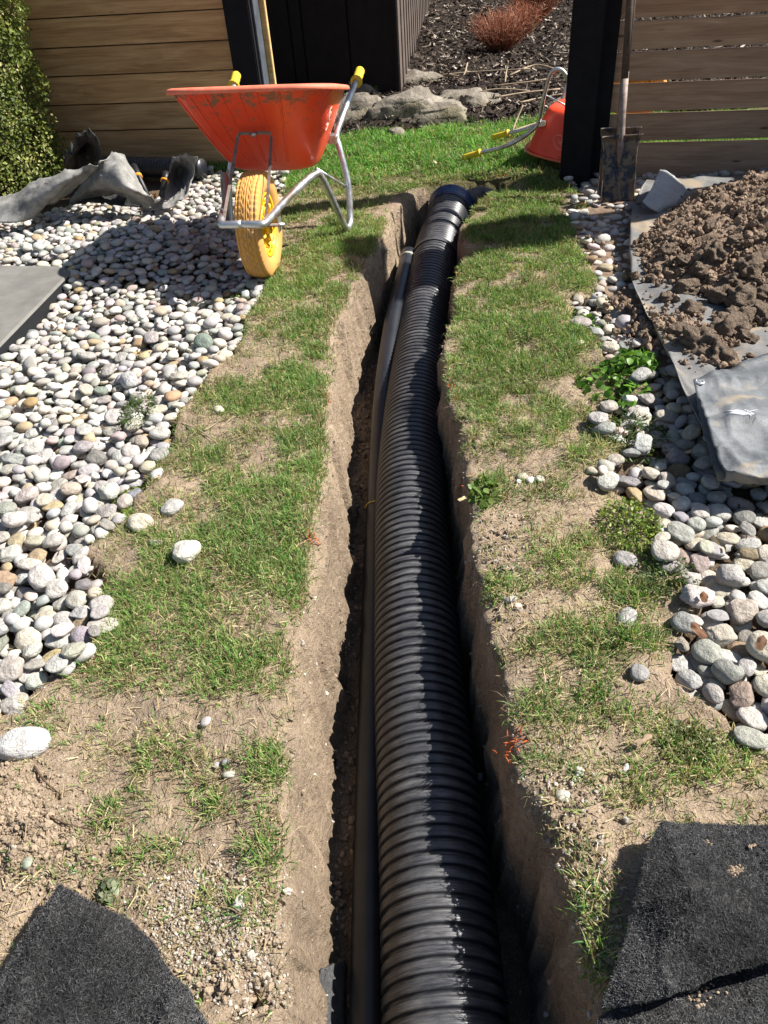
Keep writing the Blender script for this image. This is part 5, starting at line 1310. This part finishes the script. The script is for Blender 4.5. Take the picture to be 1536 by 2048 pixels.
me = mesh_np('foliage', V, F, False); set_col(me, np.repeat(CB[ci]*rng.uniform(.75, 1.25, (n, 1)), 4, axis=0)); link('foliage', me, M['bush'], shrub)
for i in range(5): tube('stem', [(rng.normal(0, .05), rng.normal(0, .05), 0), (rng.normal(0, .1), rng.normal(0, .1), .6), (rng.normal(0, .16), rng.normal(0, .16), 1.2)], [.022, .014, .005], M['bark'], shrub, 8)
tw_ = Acc()
for i in range(260):
    a = rng.uniform(0, 6.28); z0 = rng.uniform(.05, 1.2); r1 = .46*math.sqrt(max(0, 1-((z0-.5)/1.15)**2))
    Vs, F4_, _f = tube_arrays([(0, 0, z0*.8), (math.cos(a)*r1*.6, math.sin(a)*r1*.6, z0), (math.cos(a)*r1, math.sin(a)*r1, z0+.08)], [.006, .004, .002], 4, False); tw_.add(Vs, F4_)
tw_.build('twigs', M['bark'], shrub)

# ------------------------------------------------------------------ weeds
def leafy(label, px, py, rx, ry, n, size_, h, pal, seed, elong=1.0, upright=.3, name='leafy_weed', cat='weed'):
    r_ = np.random.default_rng(seed); c = at(px, py, .02); root = empty(name, (c[0], c[1], (lambda gz: max(gz, float(HM[int((c[0]-hx0)/HGs), int((c[1]-hy0)/HGs)])-.012) if c[1] < 5.4 else float(bed_h(np.array([c[0]]), np.array([c[1]]))[0]))(float(ground_z(c[0], c[1])[0])))); tag(root, label, cat)
    ex = abs(at(px+rx, py)[0]-c[0]); ey = abs(at(px, py-ry)[1]-c[1])
    a = r_.uniform(0, 6.28, n); rr_ = np.sqrt(r_.uniform(0, 1, n)); P = np.column_stack([np.cos(a)*rr_*ex, np.sin(a)*rr_*ey, h*(.35+.65*r_.uniform(0, 1, n))*(1-.5*rr_**2)])
    nr = np.column_stack([np.cos(a)*rr_*.5, np.sin(a)*rr_*.5, np.ones(n)])+r_.normal(0, .38+upright, (n, 3)); nr /= np.linalg.norm(nr, axis=1)[:, None]
    t = np.column_stack([np.cos(a), np.sin(a), r_.uniform(-.2, .4, n)])+r_.normal(0, .5, (n, 3)); t -= nr*(t*nr).sum(1)[:, None]; t /= np.linalg.norm(t, axis=1)[:, None]; b = np.cross(nr, t)
    L = (size_*r_.uniform(.6, 1.15, n))[:, None]; w = L*.42/elong
    pts = [P-t*L*.5, P-t*L*.2+b*w+nr*L*.08, P+t*L*.2+b*w*.85+nr*L*.06, P+t*L*.55-nr*L*.08, P+t*L*.2-b*w*.85+nr*L*.06, P-t*L*.2-b*w+nr*L*.08, P]
    V = np.stack(pts, 1).reshape(-1, 3); bb = np.arange(n)[:, None]*7; F3_ = np.vstack([bb+[i, (i+1) % 6, 6] for i in range(6)])
    me = mesh_np('leaves', V, F3_, True); cols = np.array(pal)[r_.integers(0, len(pal), n)]*r_.uniform(.75, 1.25, (n, 1)); set_col(me, np.repeat(cols, 7, axis=0)); link('leaves', me, M['leaf'], root)
    st = Acc()
    for i in range(min(n, 70)):
        Vs, F4_, _f = tube_arrays([(P[i, 0]*.3, P[i, 1]*.3, 0), (P[i, 0]*.75, P[i, 1]*.75, P[i, 2]*.6), tuple(P[i]-t[i]*L[i]*.5)], [.0012, .001, .0008], 4, False); st.add(Vs, F4_, (.12, .17, .05))
    st.build('stems', M['leaf'], root); return root
G1 = [(.09, .20, .02), (.13, .26, .03), (.06, .14, .02)]; G2 = [(.16, .22, .03), (.10, .17, .025), (.22, .27, .05)]; G3 = [(.06, .11, .025), (.09, .14, .03), (.04, .08, .02)]
leafy('bright green broad leaved weed beside the pale stones right of the trench', 1152, 628, 48, 24, 150, .026, .05, G1, 11)
leafy('wide patch of glossy heart leaved weed at the edge of the right stones', 1225, 760, 62, 32, 150, .027, .038, G1, 12)
leafy('smaller glossy weed just above the heart leaved patch', 1272, 725, 34, 16, 90, .030, .045, G1, 13)
leafy('feathery yellow green weed on the grass at the right stone bed', 1262, 1048, 55, 42, 620, .012, .06, G2, 14, 1.6, .5)
leafy('creeping yellow green chickweed at the edge of the left stones', 255, 1000, 55, 38, 520, .012, .022, G2, 15, 1.0, .3)
leafy('small green weed among the pebbles near the barrow wheel', 468, 575, 34, 14, 120, .014, .03, [(.16, .22, .05), (.24, .28, .09)], 16, 1.0, .4)
leafy('dark spiky sprig growing between the left pebbles', 276, 818, 42, 24, 420, .013, .05, G3, 17, 3.0, .9)
leafy('tiny green sprig between the pebbles by the paving slab', 180, 622, 12, 12, 50, .012, .03, G3, 18, 3.0, .9)
leafy('wiry dark herb sprawling over the right pebbles', 1255, 860, 80, 40, 420, .017, .06, G3, 19, 2.6, .9)
leafy('pale green broad leaved weed sitting on the right trench edge', 968, 975, 30, 18, 60, .026, .03, [(.17, .24, .06), (.12, .2, .04)], 20)
leafy('green tuft growing between the rocks behind the barrow grip', 747, 198, 22, 10, 260, .022, .06, G1, 21, 2.4, .8)
leafy('small grey green weed by the felt corner at lower left', 208, 1772, 26, 16, 60, .016, .02, [(.16, .2, .12), (.2, .22, .13)], 22)
leafy('low dark herb between grass and the right pebbles', 1380, 1470, 60, 34, 420, .009, .03, [(.12, .15, .05), (.2, .2, .09)], 23, 1.6, .6)
leafy('dark creeping herb at the edge of the right pebbles', 1330, 1145, 60, 40, 420, .010, .04, G3, 24, 2.0, .7)
# dry leaves
def dry_leaf(label, px, py, s_, col_, rz, z=.012, n_=9):
    c = at(px, py, z); th_ = np.linspace(0, 2*math.pi, 21)[:-1]; r_ = s_*(.85+.08*np.sin(th_*7+rz)+.12*np.cos(th_*2)); x = np.cos(th_)*r_; y = np.sin(th_)*r_*.62
    V = [(0, 0, .004)]+[(x[i]*.5, y[i]*.5, .003+.25*s_*math.sin(th_[i]*2+rz)*.4) for i in range(20)]+[(x[i], y[i], s_*.22*abs(math.sin(th_[i]*1.5+rz))) for i in range(20)]
    F3_ = [[0, 1+i, 1+(i+1) % 20] for i in range(20)]; F4_ = [[1+i, 21+i, 21+(i+1) % 20, 1+(i+1) % 20] for i in range(20)]
    me = mesh_np('dry_leaf', V, [np.array(F3_), np.array(F4_)]); set_col(me, np.tile(col_, (41, 1))*rng.uniform(.7, 1.2, (41, 1)))
    o = link('dry_leaf', me, M['dry']); o.location = c; o.rotation_euler = (rng.normal(0, .2), rng.normal(0, .2), rz); tag(o, label, 'leaf')
for a in [('small yellow dry leaf stuck at the right trench edge', 925, 998, .014, (.62, .50, .28), .3, -.0), ('tan curled dry leaf on the lawn below the limestone ledge', 856, 268, .05, (.42, .26, .13), .4),
          ('dark brown dry leaf between pebbles at the right edge', 1408, 1196, .02, (.16, .085, .05), 1.2, .05), ('reddish brown dry leaf below the darker one among pebbles', 1396, 1262, .022, (.19, .10, .06), 2.2, .04),
          ('dark curled leaf at the right border of the photograph', 1522, 1288, .022, (.14, .08, .05), .9, .06), ('pale brown dry leaf lying in grass right of the trench', 1288, 1480, .018, (.45, .33, .22), .2),
          ('whitish dry leaf on bare earth near the right felt', 1252, 1535, .009, (.5, .5, .48), .9), ('cream leaf fragment on lawn left of the second barrow', 870, 325, .022, (.55, .45, .28), 1.9, .04)]: dry_leaf(*a)
def ground_twig(label, pts, r0, mat=None):
    P = [tuple(at(a_, b_, .012)) for a_, b_ in pts]; P = [(x, y, float(ground_z(x, y)[0])+.008) for x, y, z in P]; tag(tube('twig', smooth_path(P, 5), [r0*(1-.6*i/(5*(len(P)-1))) for i in range(5*(len(P)-1)+1)], mat or M['twig'], None, 6), label, 'twig')
ground_twig('long forked pale twig on bare earth at the left pebbles', [(312, 830), (350, 838), (395, 858), (432, 878)], .0035)
ground_twig('thin side twig beside the long forked one', [(408, 860), (430, 845), (455, 820)], .002)
ground_twig('short brown stick in the grass right of the trench', [(1010, 735), (1026, 748), (1045, 762)], .005)
ground_twig('dark thin twig on bare earth at the lower left', [(70, 1535), (95, 1570), (122, 1592)], .0028, M['bark'])
ground_twig('thin dark rootlet beside the little earth heap', [(100, 1645), (140, 1650), (190, 1655)], .0022, M['bark'])
ground_twig('two pronged dry stem reaching from the pebbles into shade', [(1115, 472), (1150, 482), (1180, 486)], .003)

wv = V3[((sdf > -.004) & (sdf < .02) & near & (Y > .35) & (Y < 4.3)).ravel()]
acc = Acc()
for _ in range(420):
    p = wv[int(rng.integers(0, len(wv)))]; sg_ = 1 if p[0] < np.interp(p[1], [0.4, 2, 4.2], [.02, .06, .45]) else -1; L = rng.uniform(.012, .04)
    e = p+[sg_*L*.6, rng.normal(0, .3)*L, -L*rng.uniform(.1, .9)]; m_ = (p+e)/2+[0, rng.normal(0, .1)*L, L*.2]
    Vs, F4_, _f = tube_arrays([tuple(p), tuple(m_), tuple(e)], [.0007, .0006, .0003], 3, False); acc.add(Vs, F4_, np.array([.42, .33, .2])*rng.uniform(.4, 1.2))
o = acc.build('torn_roots', M['dry'], ground); o['kind'] = 'stuff'

q = np.column_stack([rng.uniform(-2.2, 1.9, 9000), rng.uniform(.9, 4.4, 9000)]); inb = inpoly(q[:, 0], q[:, 1], left_bed) | inpoly(q[:, 0], q[:, 1], right_bed)
inb &= ~inpoly(q[:, 0], q[:, 1], paver_w) & ~inpoly(q[:, 0], q[:, 1], tarp_area) & ~inpoly(q[:, 0], q[:, 1], fold_w); q = q[inb][:700]; n = len(q)
hz2 = HM[((q[:, 0]-hx0)/HGs).astype(int), ((q[:, 1]-hy0)/HGs).astype(int)]; low = hz2 < np.percentile(hz2, 70); q = q[low]; hz2 = hz2[low]; n = len(q)
V, F, C_ = slivers(n, np.column_stack([q, hz2+.003]), rng.uniform(.008, .035, n), rng.uniform(.003, .012, n), np.array([(.18, .08, .045), (.26, .15, .08), (.10, .06, .04), (.42, .33, .2)])[rng.choice(4, n)]*rng.uniform(.6, 1.2, (n, 1)), .5)
me = mesh_np('leaf_litter', V, F, False); set_col(me, C_); tag(link('leaf_litter', me, M['dry']), 'scraps of brown leaf litter caught between the pebbles', 'leaf litter', None, 'stuff')
